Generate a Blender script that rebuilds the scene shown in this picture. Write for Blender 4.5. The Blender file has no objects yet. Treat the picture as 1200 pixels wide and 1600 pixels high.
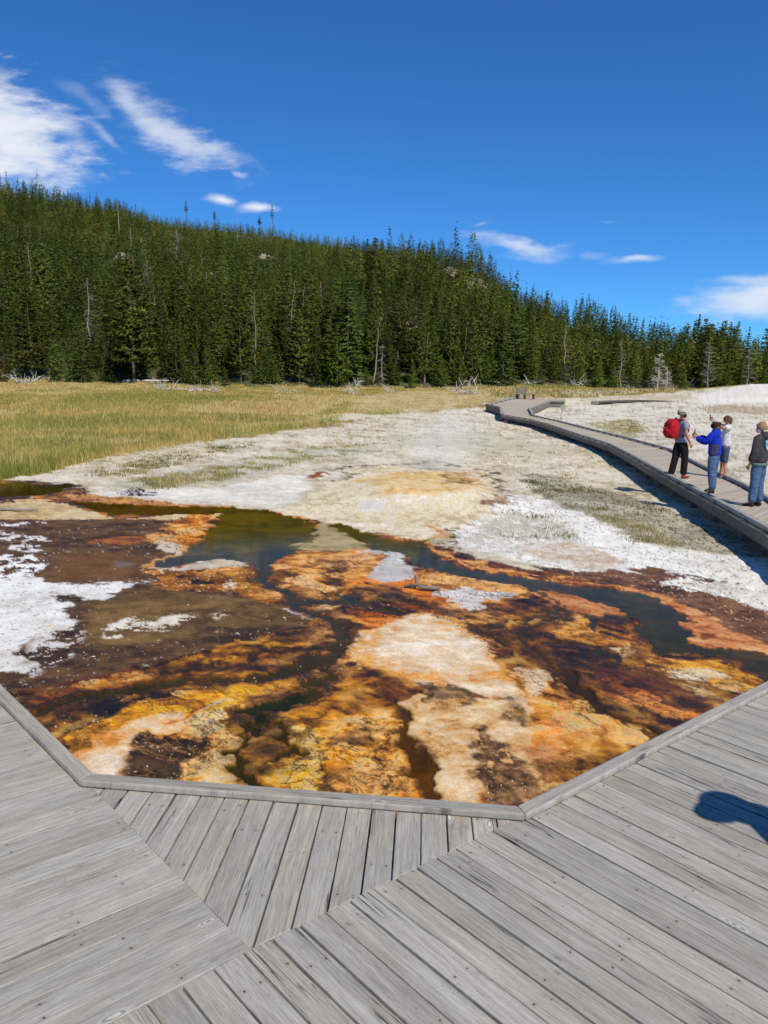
import bpy, bmesh, math, random
import numpy as np
from mathutils import Vector, Matrix, Quaternion

scene = bpy.context.scene
COL = scene.collection
R = math.radians
rng = np.random.default_rng(7)
random.seed(7)

# ------------------------------------------------------------------ camera
FPX = 1200.0                       # focal length in photo pixels (1200 x 1600)
PITCH = R(9.83)
CAM_H = 1.62
cam_d = bpy.data.cameras.new('camera')
cam = bpy.data.objects.new('camera', cam_d)
COL.objects.link(cam)
cam_d.sensor_fit = 'VERTICAL'
cam_d.sensor_height = 36.0
cam_d.lens = 36.0 * FPX / 1600.0
cam_d.clip_start = 0.05
cam_d.clip_end = 9000
cam.location = (0, 0, CAM_H)
cam.rotation_euler = (math.pi / 2 - PITCH, 0, 0)
scene.camera = cam
cP, sP = math.cos(PITCH), math.sin(PITCH)

def ray(px, py):
    px, py = np.broadcast_arrays(np.asarray(px, float), np.asarray(py, float))
    a = (px - 600) / FPX
    b = -(py - 800) / FPX
    return np.stack([a, cP + b * sP, -sP + b * cP], -1)

# ------------------------------------------------------------------ colour
def lin(c):
    c = np.asarray(c, float) / 255.0
    return np.where(c <= 0.04045, c / 12.92, ((c + 0.055) / 1.055) ** 2.4)

def lin4(c, k=1.0):
    l = lin(c) * k
    return (float(l[0]), float(l[1]), float(l[2]), 1.0)

# ------------------------------------------------------------------ noise (world anchored)
_T = np.random.default_rng(11).random((16, 256, 256)).astype(np.float32)

def vnoise(x, y, s=0):
    t = _T[s % 16]
    xi = np.floor(x); yi = np.floor(y)
    fx = (x - xi).astype(np.float32); fy = (y - yi).astype(np.float32)
    xi = xi.astype(np.int64) & 255; yi = yi.astype(np.int64) & 255
    x1 = (xi + 1) & 255; y1 = (yi + 1) & 255
    fx = fx * fx * fx * (fx * (fx * 6 - 15) + 10); fy = fy * fy * fy * (fy * (fy * 6 - 15) + 10)
    a = t[xi, yi] * (1 - fx) + t[x1, yi] * fx
    b = t[xi, y1] * (1 - fx) + t[x1, y1] * fx
    return a * (1 - fy) + b * fy

def fbm(x, y, lam, octv=5, pers=0.55, s=0):
    v = 0; amp = 1; tot = 0
    c, sn = math.cos(0.6), math.sin(0.6)
    X, Y = x / lam, y / lam
    for i in range(octv):
        v = v + amp * vnoise(X + 13.7 * i + 5 * s, Y + 7.3 * i, s + i)
        tot += amp; amp *= pers
        X, Y = (X * c - Y * sn) * 2.03, (X * sn + Y * c) * 2.03
    return v / tot

def sstep(a, b, x):
    t = np.clip((x - a) / (b - a), 0, 1)
    return t * t * (3 - 2 * t)

def uni(f):
    """noise -> roughly uniform 0..1"""
    m, sd = float(f.mean()), float(f.std())
    z = (f - m) / (sd + 1e-9)
    return 1 / (1 + np.exp(-1.70 * z))

# ------------------------------------------------------------------ terrain
def ty(y):                       # px row -> slope below the horizon
    d = ray(600, y)
    return -d[..., 2] / d[..., 1]

KX = np.array([-1200, -300, 0, 150, 300, 450, 600, 750, 800, 900, 1000, 1100, 1200, 1500, 2400], float)
KDB = np.array([130, 132, 130, 126, 124, 122, 120, 122, 126, 130, 128, 130, 128, 130, 130], float)
KYB = np.array([597, 597, 598, 600, 604, 607, 609, 607, 604, 606, 610, 611, 612, 612, 612], float)
KDC = np.array([520, 520, 520, 540, 560, 520, 430, 330, 265, 225, 195, 180, 175, 175, 175], float)
KYC = np.array([278, 278, 297, 324, 352, 372, 396, 432, 472, 516, 556, 580, 590, 592, 594], float)
KU = (KX - 600) / FPX
KZB = CAM_H - KDB * ty(KYB)
KZC = CAM_H - KDC * ty(KYC)

def base_z(x, y):
    return -0.62 - 0.5 * np.tanh(x / 9.0) - 0.52 * np.tanh(y / 16.0)

def terrain(x, y, relief=True):
    x = np.asarray(x, float); y = np.asarray(y, float)
    yy = np.maximum(y, 1e-3)
    u = np.where(y > 0.5, x / yy, np.sign(x) * 3)
    u = np.clip(u, -3, 3)
    D = np.where(y > 0, y, 0)          # depth along the view axis
    db = np.interp(u, KU, KDB); zb = np.interp(u, KU, KZB)
    dc = np.interp(u, KU, KDC); zc = np.interp(u, KU, KZC)
    b = base_z(x, y)
    k = sstep(45, 1.0, 0) if False else np.clip((D - 50) / (db - 50), 0, 1)
    k = k * k * (3 - 2 * k)
    z = b * (1 - k) + zb * k
    t = np.clip((D - db) / (dc - db), 0, 1)
    hill = zb + (zc - zb) * (t ** 1.05)
    hill = hill - np.maximum(D - dc, 0) * 0.12
    hill = np.maximum(hill, -6)
    z = np.where(D > db, hill, z)
    if relief:
        # geyser cone and its vent rim
        gx, gy = GEY
        r2 = ((x - gx) / 1.9) ** 2 + ((y - gy) / 2.6) ** 2
        z = z + 0.34 * np.exp(-np.maximum(r2 - .25, 0) * 1.5) - 0.10 * np.exp(-(((x - gx - .1) / .8) ** 2 + ((y - gy - 1.0) / .9) ** 2))
        # pale sinter mound on the right
        r3 = ((x - 47) / 15.0) ** 2 + ((y - 92) / 16.0) ** 2
        z = z + 2.0 * np.exp(-r3 * 1.3)
        # sinter terrace right of the boardwalk
        z = z + 0.35 * np.exp(-(((x - 17) / 5.0) ** 2 + ((y - 33) / 9.0) ** 2))
        z = z + (fbm(x, y, 9.0, 4, 0.5, 3) - 0.5) * 0.28 * sstep(14, 30, D) * (1 - sstep(90, 120, D))
        z = z + (fbm(x, y, 40.0, 4, 0.55, 5) - 0.5) * 8 * sstep(5, 90, D - db)
    return z
GEY = (1.05, 17.6)

def unproj(px, py, fz, it=60):
    """photo pixel -> point on the surface z = fz(x, y)"""
    d = ray(px, py)
    dx, dy, dz = d[..., 0], d[..., 1], d[..., 2]
    lo = np.full(dx.shape, 1.0); hi = np.full(dx.shape, 220.0)
    # march for the first crossing, then bisect
    ts = np.geomspace(1.0, 260.0, 260)
    found = np.zeros(dx.shape, bool)
    prev = np.full(dx.shape, 1.0)
    for t in ts:
        h = CAM_H + dz * t - fz(dx * t, dy * t)
        hit = (h <= 0) & ~found
        lo = np.where(hit, prev, lo); hi = np.where(hit, t, hi)
        found |= hit
        prev = np.where(found, prev, t)
    for _ in range(30):
        m = (lo + hi) / 2
        h = CAM_H + dz * m - fz(dx * m, dy * m)
        up = h > 0
        lo = np.where(up, m, lo); hi = np.where(up, hi, m)
    t = (lo + hi) / 2
    return np.stack([dx * t, dy * t, CAM_H + dz * t], -1)

def smooth_t(x, y):
    return terrain(x, y, False)

def upoly(pts):
    a = np.array(pts, float)
    return unproj(a[:, 0], a[:, 1], terrain)

def deck_z(x, y):
    return terrain(x, y, False) + 0.46

# ------------------------------------------------------------------ scene helpers
def link(o, parent=None):
    COL.objects.link(o)
    if parent is not None:
        o.parent = parent
    return o

def tag(o, label=None, cat=None, group=None, kind=None):
    if label: o['label'] = label
    if cat: o['category'] = cat
    if group: o['group'] = group
    if kind: o['kind'] = kind
    return o

def empty(name, loc, rz=0.0):
    o = bpy.data.objects.new(name, None)
    o.empty_display_size = 0.2
    o.location = loc
    o.rotation_euler = (0, 0, rz)
    return link(o)

def npmesh(name, V, F, mat, smooth=False, cols=None, parent=None, uv=None, extra=None, do_link=True, nrm=None):
    """F: (n,3) or (n,4) int array"""
    V = np.asarray(V, np.float32); F = np.asarray(F, np.int32)
    me = bpy.data.meshes.new(name)
    n, k = F.shape
    me.vertices.add(len(V)); me.vertices.foreach_set('co', V.ravel())
    me.loops.add(n * k); me.loops.foreach_set('vertex_index', F.ravel())
    me.polygons.add(n)
    me.polygons.foreach_set('loop_start', np.arange(0, n * k, k, dtype=np.int32))
    me.polygons.foreach_set('loop_total', np.full(n, k, np.int32))
    me.polygons.foreach_set('use_smooth', np.full(n, smooth, bool))
    if cols is not None:
        a = me.attributes.new('col', 'FLOAT_COLOR', 'POINT')
        c = np.ones((len(V), 4), np.float32); c[:, :3] = cols
        a.data.foreach_set('color', c.ravel())
    for nm, arr in (extra or {}).items():
        a = me.attributes.new(nm, 'FLOAT', 'POINT')
        a.data.foreach_set('value', np.asarray(arr, np.float32))
    if nrm is not None:
        a = me.attributes.new('nrm', 'FLOAT_VECTOR', 'POINT'); a.data.foreach_set('vector', np.asarray(nrm, np.float32).ravel())
    if uv is not None:
        l = me.uv_layers.new(name='UVMap')
        l.data.foreach_set('uv', np.asarray(uv, np.float32)[F.ravel()].ravel())
    me.update(calc_edges=True)
    me.validate()
    if mat: me.materials.append(mat)
    o = bpy.data.objects.new(name, me)
    if do_link: link(o, parent)
    return o

class MB:
    """collects simple solids for one mesh object"""
    def __init__(s): s.v = []; s.f = []
    def add(s, vs, fs):
        n = len(s.v); s.v += [tuple(map(float, v)) for v in vs]; s.f += [tuple(i + n for i in f) for f in fs]
    def box(s, c, half, ax=None):
        ax = ax or ((1, 0, 0), (0, 1, 0), (0, 0, 1))
        A = np.array(ax, float); c = np.array(c, float)
        vs = [c + A[0] * half[0] * i + A[1] * half[1] * j + A[2] * half[2] * k for k in (-1, 1) for j in (-1, 1) for i in (-1, 1)]
        s.add(vs, [(0, 2, 3, 1), (4, 5, 7, 6), (0, 1, 5, 4), (1, 3, 7, 5), (3, 2, 6, 7), (2, 0, 4, 6)])
    def tube(s, pts, rad, n=6, cap=True):
        pts = [np.array(p, float) for p in pts]
        base = len(s.v); up = np.array([0.31, 0.17, 0.93])
        for i, p in enumerate(pts):
            d = pts[min(i + 1, len(pts) - 1)] - pts[max(i - 1, 0)]
            d = d / (np.linalg.norm(d) + 1e-9)
            a = np.cross(d, up)
            if np.linalg.norm(a) < 1e-3: a = np.cross(d, (1, 0, 0))
            a /= np.linalg.norm(a); b = np.cross(d, a)
            for j in range(n):
                t = 2 * math.pi * j / n
                q = p + rad[i] * (math.cos(t) * a + math.sin(t) * b)
                s.v.append(tuple(q))
        for i in range(len(pts) - 1):
            for j in range(n):
                k = (j + 1) % n
                s.f.append((base + i * n + j, base + i * n + k, base + (i + 1) * n + k, base + (i + 1) * n + j))
        if cap:
            s.f.append(tuple(base + j for j in range(n))[::-1])
            s.f.append(tuple(base + (len(pts) - 1) * n + j for j in range(n)))
    def prism(s, poly, z0, z1, fr=None):
        """poly: list of 2d points (ccw), extruded; fr maps (x,y,z) to world"""
        fr = fr or (lambda p: p)
        n = len(poly)
        s.add([fr((p[0], p[1], z0)) for p in poly] + [fr((p[0], p[1], z1)) for p in poly],
              [tuple(range(n))[::-1], tuple(range(n, 2 * n))] + [(i, (i + 1) % n, n + (i + 1) % n, n + i) for i in range(n)])
    def ball(s, c, r, seg=8, rings=6, jit=0.0):
        c = np.array(c, float); base = len(s.v); r = np.array(r if hasattr(r, '__len__') else (r, r, r), float)
        vs = [c + r * (0, 0, 1)]
        for i in range(1, rings):
            th = math.pi * i / rings
            for j in range(seg):
                ph = 2 * math.pi * j / seg
                d = np.array((math.sin(th) * math.cos(ph), math.sin(th) * math.sin(ph), math.cos(th)))
                vs.append(c + r * d * (1 + jit * (random.random() - 0.5)))
        vs.append(c - r * (0, 0, 1))
        fs = [(0, 1 + j, 1 + (j + 1) % seg) for j in range(seg)]
        for i in range(rings - 2):
            for j in range(seg):
                a = 1 + i * seg; k = (j + 1) % seg
                fs.append((a + j, a + seg + j, a + seg + k, a + k))
        e = len(vs) - 1; a = 1 + (rings - 2) * seg
        fs += [(e, a + (j + 1) % seg, a + j) for j in range(seg)]
        s.add(vs, fs)
    def build(s, name, mat, parent=None, smooth=False, bevel=0):
        me = bpy.data.meshes.new(name)
        me.from_pydata(s.v, [], s.f); me.update()
        if smooth:
            me.polygons.foreach_set('use_smooth', np.ones(len(me.polygons), bool))
        if mat: me.materials.append(mat)
        o = link(bpy.data.objects.new(name, me), parent)
        if bevel:
            m = o.modifiers.new('bevel', 'BEVEL'); m.width = bevel; m.segments = 2; m.limit_method = 'ANGLE'
        return o

# ------------------------------------------------------------------ materials
def newmat(name):
    m = bpy.data.materials.new(name); m.use_nodes = True
    nt = m.node_tree; bs = nt.nodes['Principled BSDF']
    return m, nt, bs

def N(nt, typ, **kw):
    n = nt.nodes.new(typ)
    for k, v in kw.items():
        if k == 'ins':
            for a, b in v.items(): n.inputs[a].default_value = b
        else: setattr(n, k, v)
    return n

def mixc(nt, fac, a, b, blend='MIX'):
    n = nt.nodes.new('ShaderNodeMix'); n.data_type = 'RGBA'; n.blend_type = blend
    for s, v in ((n.inputs[0], fac), (n.inputs[6], a), (n.inputs[7], b)):
        if hasattr(v, 'links') or hasattr(v, 'is_linked'): nt.links.new(v, s)
        else: s.default_value = v
    return n.outputs[2]

def math_n(nt, op, a, b=None, c=None, clamp=False):
    n = nt.nodes.new('ShaderNodeMath'); n.operation = op; n.use_clamp = clamp
    for i, v in enumerate((a, b, c)):
        if v is None: continue
        if hasattr(v, 'is_linked'): nt.links.new(v, n.inputs[i])
        else: n.inputs[i].default_value = v
    return n.outputs[0]

def maprange(nt, v, a, b, c=0.0, d=1.0, smooth=False):
    n = nt.nodes.new('ShaderNodeMapRange')
    if smooth: n.interpolation_type = 'SMOOTHSTEP'
    nt.links.new(v, n.inputs[0])
    for i, q in enumerate((a, b, c, d)): n.inputs[1 + i].default_value = q
    return n.outputs[0]

def noise_n(nt, vec, scale, detail=4, rough=0.55, dist=0.0):
    n = nt.nodes.new('ShaderNodeTexNoise')
    n.inputs['Scale'].default_value = scale; n.inputs['Detail'].default_value = detail
    n.inputs['Roughness'].default_value = rough; n.inputs['Distortion'].default_value = dist
    if vec is not None: nt.links.new(vec, n.inputs['Vector'])
    return n.outputs['Fac']

def bump_n(nt, h, strength, dist, bs, normal=None):
    b = nt.nodes.new('ShaderNodeBump'); b.inputs['Strength'].default_value = strength
    b.inputs['Distance'].default_value = dist
    nt.links.new(h, b.inputs['Height'])
    if normal is not None: nt.links.new(normal, b.inputs['Normal'])
    nt.links.new(b.outputs[0], bs.inputs['Normal'])
    return b.outputs[0]

def simple(name, rgb, rough=0.8, var=0.15, scale=20.0, bump=0.0, bdist=0.01, metallic=0.0, k=1.0):
    m, nt, bs = newmat(name)
    tc = N(nt, 'ShaderNodeTexCoord')
    f = noise_n(nt, tc.outputs['Object'], scale, 5, 0.6)
    a = [c * (1 - var) * k for c in lin(rgb)] + [1]; b = [min(1, c * (1 + var) * k) for c in lin(rgb)] + [1]
    c = mixc(nt, maprange(nt, f, 0.3, 0.7), a, b)
    nt.links.new(c, bs.inputs['Base Color'])
    bs.inputs['Roughness'].default_value = rough
    bs.inputs['Metallic'].default_value = metallic
    if bump: bump_n(nt, f, bump, bdist, bs)
    return m

def mat_ground():
    m, nt, bs = newmat('thermal_ground')
    at = N(nt, 'ShaderNodeAttribute', attribute_name='col')
    wet = N(nt, 'ShaderNodeAttribute', attribute_name='wet')
    geo = N(nt, 'ShaderNodeNewGeometry')
    n1 = noise_n(nt, geo.outputs['Position'], 38, 6, 0.72)
    n2 = noise_n(nt, geo.outputs['Position'], 6, 5, 0.65)
    n3 = noise_n(nt, geo.outputs['Position'], 160, 3, 0.7)
    g = mixc(nt, maprange(nt, n1, 0.3, 0.7), (0.80, 0.79, 0.77, 1), (1.18, 1.17, 1.15, 1))
    g2 = mixc(nt, maprange(nt, n2, 0.3, 0.7), (0.86, 0.86, 0.86, 1), (1.1, 1.1, 1.1, 1))
    g3 = mixc(nt, maprange(nt, n3, 0.3, 0.7), (0.82, 0.82, 0.82, 1), (1.16, 1.16, 1.16, 1))
    c = mixc(nt, 1.0, at.outputs['Color'], g, 'MULTIPLY')
    c = mixc(nt, 1.0, c, g2, 'MULTIPLY')
    c = mixc(nt, 1.0, c, g3, 'MULTIPLY')
    n4 = noise_n(nt, geo.outputs['Position'], 13, 8, 0.78, 1.2)
    fil = math_n(nt, 'SUBTRACT', 1.0, math_n(nt, 'MULTIPLY', math_n(nt, 'ABSOLUTE', math_n(nt, 'SUBTRACT', n4, .5)), 9.0), None, True)
    n5 = noise_n(nt, geo.outputs['Position'], 3.1, 5, 0.6)
    fk = math_n(nt, 'MULTIPLY', math_n(nt, 'MULTIPLY', fil, maprange(nt, n5, .42, .62)), maprange(nt, wet.outputs['Fac'], .45, .7, 0, .62))
    c = mixc(nt, fk, c, mixc(nt, 1.0, c, (.30, .22, .14, 1), 'MULTIPLY'))
    n6 = noise_n(nt, geo.outputs['Position'], 24, 7, 0.8, .8)
    lk = math_n(nt, 'MULTIPLY', maprange(nt, n6, .56, .70), maprange(nt, wet.outputs['Fac'], .4, .7, 0, .55))
    c = mixc(nt, lk, c, mixc(nt, 1.0, c, (1.7, 1.6, 1.35, 1), 'MULTIPLY'))
    nt.links.new(c, bs.inputs['Base Color'])
    r = maprange(nt, wet.outputs['Fac'], 0, 1, 0.92, 0.42)
    nt.links.new(r, bs.inputs['Roughness'])
    nt.links.new(maprange(nt, wet.outputs['Fac'], 0, 1, 0.15, 0.4), bs.inputs['Specular IOR Level'])
    h = math_n(nt, 'ADD', math_n(nt, 'MULTIPLY', n1, 0.6), math_n(nt, 'MULTIPLY', n3, 0.25))
    b = bump_n(nt, h, 0.6, 0.02, bs)
    nt.links.new(maprange(nt, wet.outputs['Fac'], 0, 1, 0.8, 0.4), bs.inputs['Normal'].links[0].from_node.inputs['Strength'])
    return m

def mat_hill():
    m, nt, bs = newmat('forest_floor')
    geo = N(nt, 'ShaderNodeNewGeometry')
    n1 = noise_n(nt, geo.outputs['Position'], 0.12, 6, 0.65)
    n2 = noise_n(nt, geo.outputs['Position'], 1.1, 5, 0.65)
    c = mixc(nt, maprange(nt, n1, 0.35, 0.65), (0.035, 0.05, 0.018, 1), (0.075, 0.085, 0.035, 1))
    c = mixc(nt, maprange(nt, n2, 0.4, 0.75), c, (0.12, 0.105, 0.06, 1))
    nt.links.new(c, bs.inputs['Base Color']); bs.inputs['Roughness'].default_value = 0.95
    bs.inputs['Specular IOR Level'].default_value = 0.1
    return m

def mat_water():
    m, nt, bs = newmat('hot_spring_water')
    out = nt.nodes['Material Output']
    nt.nodes.remove(bs)
    geo = N(nt, 'ShaderNodeNewGeometry')
    n = noise_n(nt, geo.outputs['Position'], 9, 3, 0.5)
    b = N(nt, 'ShaderNodeBump', ins={'Strength': 0.05, 'Distance': 0.01})
    nt.links.new(n, b.inputs['Height'])
    gl = N(nt, 'ShaderNodeBsdfGlossy', ins={'Roughness': 0.06, 'Color': (0.95, 0.83, 0.60, 1)})
    tr = N(nt, 'ShaderNodeBsdfTransparent', ins={'Color': (0.88, 0.82, 0.42, 1)})
    fr = N(nt, 'ShaderNodeFresnel', ins={'IOR': 1.145})
    nt.links.new(b.outputs[0], gl.inputs['Normal']); nt.links.new(b.outputs[0], fr.inputs['Normal'])
    mx = N(nt, 'ShaderNodeMixShader')
    nt.links.new(fr.outputs[0], mx.inputs[0]); nt.links.new(tr.outputs[0], mx.inputs[1]); nt.links.new(gl.outputs[0], mx.inputs[2])
    nt.links.new(mx.outputs[0], out.inputs['Surface'])
    return m

def mat_foliage(name, dark, light, rough=0.65):
    m, nt, bs = newmat(name)
    at = N(nt, 'ShaderNodeAttribute', attribute_name='col')
    oi = N(nt, 'ShaderNodeObjectInfo')
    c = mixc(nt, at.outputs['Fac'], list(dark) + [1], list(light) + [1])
    hs = N(nt, 'ShaderNodeHueSaturation')
    nt.links.new(c, hs.inputs['Color'])
    nt.links.new(maprange(nt, oi.outputs['Random'], 0, 1, 0.485, 0.515), hs.inputs['Hue'])
    nt.links.new(maprange(nt, oi.outputs['Random'], 0, 1, 0.6, 1.4), hs.inputs['Value'])
    nt.links.new(hs.outputs[0], bs.inputs['Base Color'])
    bs.inputs['Roughness'].default_value = rough
    bs.inputs['Specular IOR Level'].default_value = 0.0
    an = N(nt, 'ShaderNodeAttribute', attribute_name='nrm'); vt = N(nt, 'ShaderNodeVectorTransform', vector_type='NORMAL', convert_from='OBJECT', convert_to='WORLD')
    nt.links.new(an.outputs['Vector'], vt.inputs[0]); nt.links.new(vt.outputs[0], bs.inputs['Normal'])
    trn = N(nt, 'ShaderNodeBsdfTranslucent'); nt.links.new(hs.outputs[0], trn.inputs['Color'])
    ms = N(nt, 'ShaderNodeMixShader', ins={0: .38}); nt.links.new(bs.outputs[0], ms.inputs[1]); nt.links.new(trn.outputs[0], ms.inputs[2])
    nt.links.new(ms.outputs[0], nt.nodes['Material Output'].inputs['Surface'])
    return m

def mat_vcol(name, rough=0.85, spec=0.2, nrm=False):
    m, nt, bs = newmat(name)
    at = N(nt, 'ShaderNodeAttribute', attribute_name='col')
    nt.links.new(at.outputs['Color'], bs.inputs['Base Color'])
    bs.inputs['Roughness'].default_value = rough; bs.inputs['Specular IOR Level'].default_value = spec
    if nrm:
        an = N(nt, 'ShaderNodeAttribute', attribute_name='nrm'); vt = N(nt, 'ShaderNodeVectorTransform', vector_type='NORMAL', convert_from='OBJECT', convert_to='WORLD')
        nt.links.new(an.outputs['Vector'], vt.inputs[0]); nt.links.new(vt.outputs[0], bs.inputs['Normal'])
        trn = N(nt, 'ShaderNodeBsdfTranslucent'); nt.links.new(at.outputs['Color'], trn.inputs['Color'])
        ms = N(nt, 'ShaderNodeMixShader', ins={0: .38}); nt.links.new(bs.outputs[0], ms.inputs[1]); nt.links.new(trn.outputs[0], ms.inputs[2])
        nt.links.new(ms.outputs[0], nt.nodes['Material Output'].inputs['Surface'])
    return m

def mat_planks(name, tint=(1, 1, 1)):
    """weathered grey boards: uv = metres along / across the board, 'board' = random per board"""
    m, nt, bs = newmat(name)
    uv = N(nt, 'ShaderNodeUVMap'); uv.uv_map = 'UVMap'
    bd = N(nt, 'ShaderNodeAttribute', attribute_name='board')
    bo = bd.outputs['Fac']
    sep = N(nt, 'ShaderNodeSeparateXYZ'); nt.links.new(uv.outputs[0], sep.inputs[0])
    u, v = sep.outputs[0], sep.outputs[1]
    def vec(su, sv, off):
        c = N(nt, 'ShaderNodeCombineXYZ')
        nt.links.new(math_n(nt, 'MULTIPLY', u, su), c.inputs[0])
        nt.links.new(math_n(nt, 'MULTIPLY', v, sv), c.inputs[1])
        nt.links.new(math_n(nt, 'MULTIPLY', bo, off), c.inputs[2])
        return c.outputs[0]
    # knots: voronoi cells stretched along the board; they bend the grain round them
    vo = N(nt, 'ShaderNodeTexVoronoi', feature='F1'); vo.inputs['Scale'].default_value = 1.0
    kn = N(nt, 'ShaderNodeTexNoise'); kn.inputs['Scale'].default_value = 1.0; kn.inputs['Detail'].default_value = 3; nt.links.new(vec(22, 60, 37.0), kn.inputs['Vector'])
    ks = N(nt, 'ShaderNodeVectorMath', operation='MULTIPLY_ADD'); nt.links.new(kn.outputs['Color'], ks.inputs[0]); ks.inputs[1].default_value = (.16, .16, 0); nt.links.new(vec(3.4, 10.5, 37.0), ks.inputs[2])
    nt.links.new(ks.outputs[0], vo.inputs['Vector'])
    vo.inputs['Randomness'].default_value = 1.0
    kd = vo.outputs['Distance']
    kr = N(nt, 'ShaderNodeSeparateColor'); nt.links.new(vo.outputs['Color'], kr.inputs[0])
    has = maprange(nt, kr.outputs[0], 0.46, 0.48)
    kn_soft = math_n(nt, 'MULTIPLY', maprange(nt, kd, 0.24, 0.02, 0, 1, True), has)
    # the grain
    gv = N(nt, 'ShaderNodeCombineXYZ')
    warp = noise_n(nt, vec(1.3, 6, 11.0), 1.0, 2, 0.5)
    vv = math_n(nt, 'ADD', math_n(nt, 'MULTIPLY', v, 78.0), math_n(nt, 'MULTIPLY', warp, 6.0))
    vv = math_n(nt, 'ADD', vv, math_n(nt, 'MULTIPLY', kn_soft, 5.0))
    nt.links.new(math_n(nt, 'MULTIPLY', u, 3.6), gv.inputs[0]); nt.links.new(vv, gv.inputs[1])
    nt.links.new(math_n(nt, 'MULTIPLY', bo, 91.0), gv.inputs[2])
    grain = noise_n(nt, gv.outputs[0], 1.0, 5, 0.65)
    fine = noise_n(nt, vec(14, 300, 17.0), 1.0, 3, 0.65)
    streak = noise_n(nt, vec(3.2, 15, 53.0), 1.0, 4, 0.6)
    blotch = noise_n(nt, vec(4.5, 6, 23.0), 1.0, 5, 0.65)
    base = mixc(nt, maprange(nt, grain, 0.30, 0.70), lin4((150, 146, 138)), lin4((187, 183, 174)))
    base = mixc(nt, maprange(nt, fine, 0.44, 0.70, 0.0, 0.52), base, lin4((106, 101, 95)))
    base = mixc(nt, maprange(nt, streak, 0.56, 0.84, 0.0, 0.42), base, lin4((204, 201, 193)))
    base = mixc(nt, maprange(nt, streak, 0.42, 0.22, 0.0, 0.35), base, lin4((122, 118, 112)))
    base = mixc(nt, maprange(nt, blotch, 0.54, 0.76, 0.0, 0.5), base, lin4((182, 168, 146)))
    # each board weathered differently
    wn = N(nt, 'ShaderNodeTexWhiteNoise', noise_dimensions='1D'); nt.links.new(bo, wn.inputs['W'])
    ws = N(nt, 'ShaderNodeSeparateColor'); nt.links.new(wn.outputs['Color'], ws.inputs[0])
    val = maprange(nt, ws.outputs[0], 0, 1, 0.82, 1.10)
    cv = N(nt, 'ShaderNodeCombineColor')
    warm = maprange(nt, ws.outputs[1], 0.55, 1.0, 1.0, 0.88)
    nt.links.new(val, cv.inputs[0]); nt.links.new(math_n(nt, 'MULTIPLY', val, math_n(nt, 'POWER', warm, 0.35)), cv.inputs[1])
    nt.links.new(math_n(nt, 'MULTIPLY', val, warm), cv.inputs[2])
    base = mixc(nt, 1.0, base, cv.outputs[0], 'MULTIPLY')
    # knots: silver halo, dark ring, dark heart
    halo = math_n(nt, 'MULTIPLY', maprange(nt, kd, 0.19, 0.07), math_n(nt, 'MULTIPLY', has, maprange(nt, blotch, .35, .6, .25, 1.0)))
    base = mixc(nt, math_n(nt, 'MULTIPLY', halo, maprange(nt, fine, 0.3, 0.6, 0.1, 0.7)), base, lin4((228, 226, 220)))
    ring = math_n(nt, 'MULTIPLY', math_n(nt, 'MULTIPLY', maprange(nt, kd, 0.115, 0.095), maprange(nt, kd, 0.06, 0.08)), has)
    base = mixc(nt, math_n(nt, 'MULTIPLY', ring, 0.55), base, lin4((84, 78, 72)))
    heart = math_n(nt, 'MULTIPLY', maprange(nt, kd, 0.05, 0.025), math_n(nt, 'MULTIPLY', maprange(nt, kr.outputs[1], 0.4, 0.42), has))
    base = mixc(nt, math_n(nt, 'MULTIPLY', heart, 0.75), base, lin4((70, 60, 52)))
    # drying cracks
    ck = noise_n(nt, vec(1.2, 62, 71.0), 1.0, 2, 0.5)
    cm = noise_n(nt, vec(1.6, 7, 5.0), 1.0, 2, 0.5)
    crack = math_n(nt, 'MULTIPLY', maprange(nt, math_n(nt, 'ABSOLUTE', math_n(nt, 'SUBTRACT', ck, 0.5)), 0.018, 0.006), maprange(nt, cm, 0.55, 0.62))
    base = mixc(nt, math_n(nt, 'MULTIPLY', crack, 0.85), base, lin4((46, 42, 40)))
    # nail heads, two per joist
    pv = N(nt, 'ShaderNodeAttribute', attribute_name='across').outputs['Fac']
    jit = math_n(nt, 'MULTIPLY', math_n(nt, 'SUBTRACT', ws.outputs[2], 0.5), 0.05)
    uu = math_n(nt, 'ADD', u, jit)
    du = math_n(nt, 'SUBTRACT', math_n(nt, 'FRACT', math_n(nt, 'DIVIDE', uu, 0.61)), 0.5)
    du = math_n(nt, 'MULTIPLY', du, 0.61)
    dv = math_n(nt, 'SUBTRACT', math_n(nt, 'ABSOLUTE', pv), 0.026)
    dd = math_n(nt, 'SQRT', math_n(nt, 'ADD', math_n(nt, 'MULTIPLY', du, du), math_n(nt, 'MULTIPLY', dv, dv)))
    nail = maprange(nt, dd, 0.0045, 0.0030)
    rust = math_n(nt, 'MULTIPLY', maprange(nt, dd, 0.018, 0.004, 0, 1, True), 0.2)
    base = mixc(nt, rust, base, lin4((112, 96, 82)))
    grit = noise_n(nt, vec(120, 120, 3.0), 1.0, 2, 0.5)
    base = mixc(nt, maprange(nt, grit, 0.64, 0.74, 0.0, 0.5), base, lin4((96, 92, 88)))
    base = mixc(nt, math_n(nt, 'MULTIPLY', nail, 0.85), base, lin4((48, 44, 42)))
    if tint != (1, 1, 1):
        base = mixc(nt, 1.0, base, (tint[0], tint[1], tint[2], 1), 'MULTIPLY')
    nt.links.new(base, bs.inputs['Base Color'])
    bs.inputs['Roughness'].default_value = 0.8
    bs.inputs['Specular IOR Level'].default_value = 0.2
    h = math_n(nt, 'ADD', math_n(nt, 'MULTIPLY', grain, 0.7), math_n(nt, 'MULTIPLY', fine, 0.35))
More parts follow.
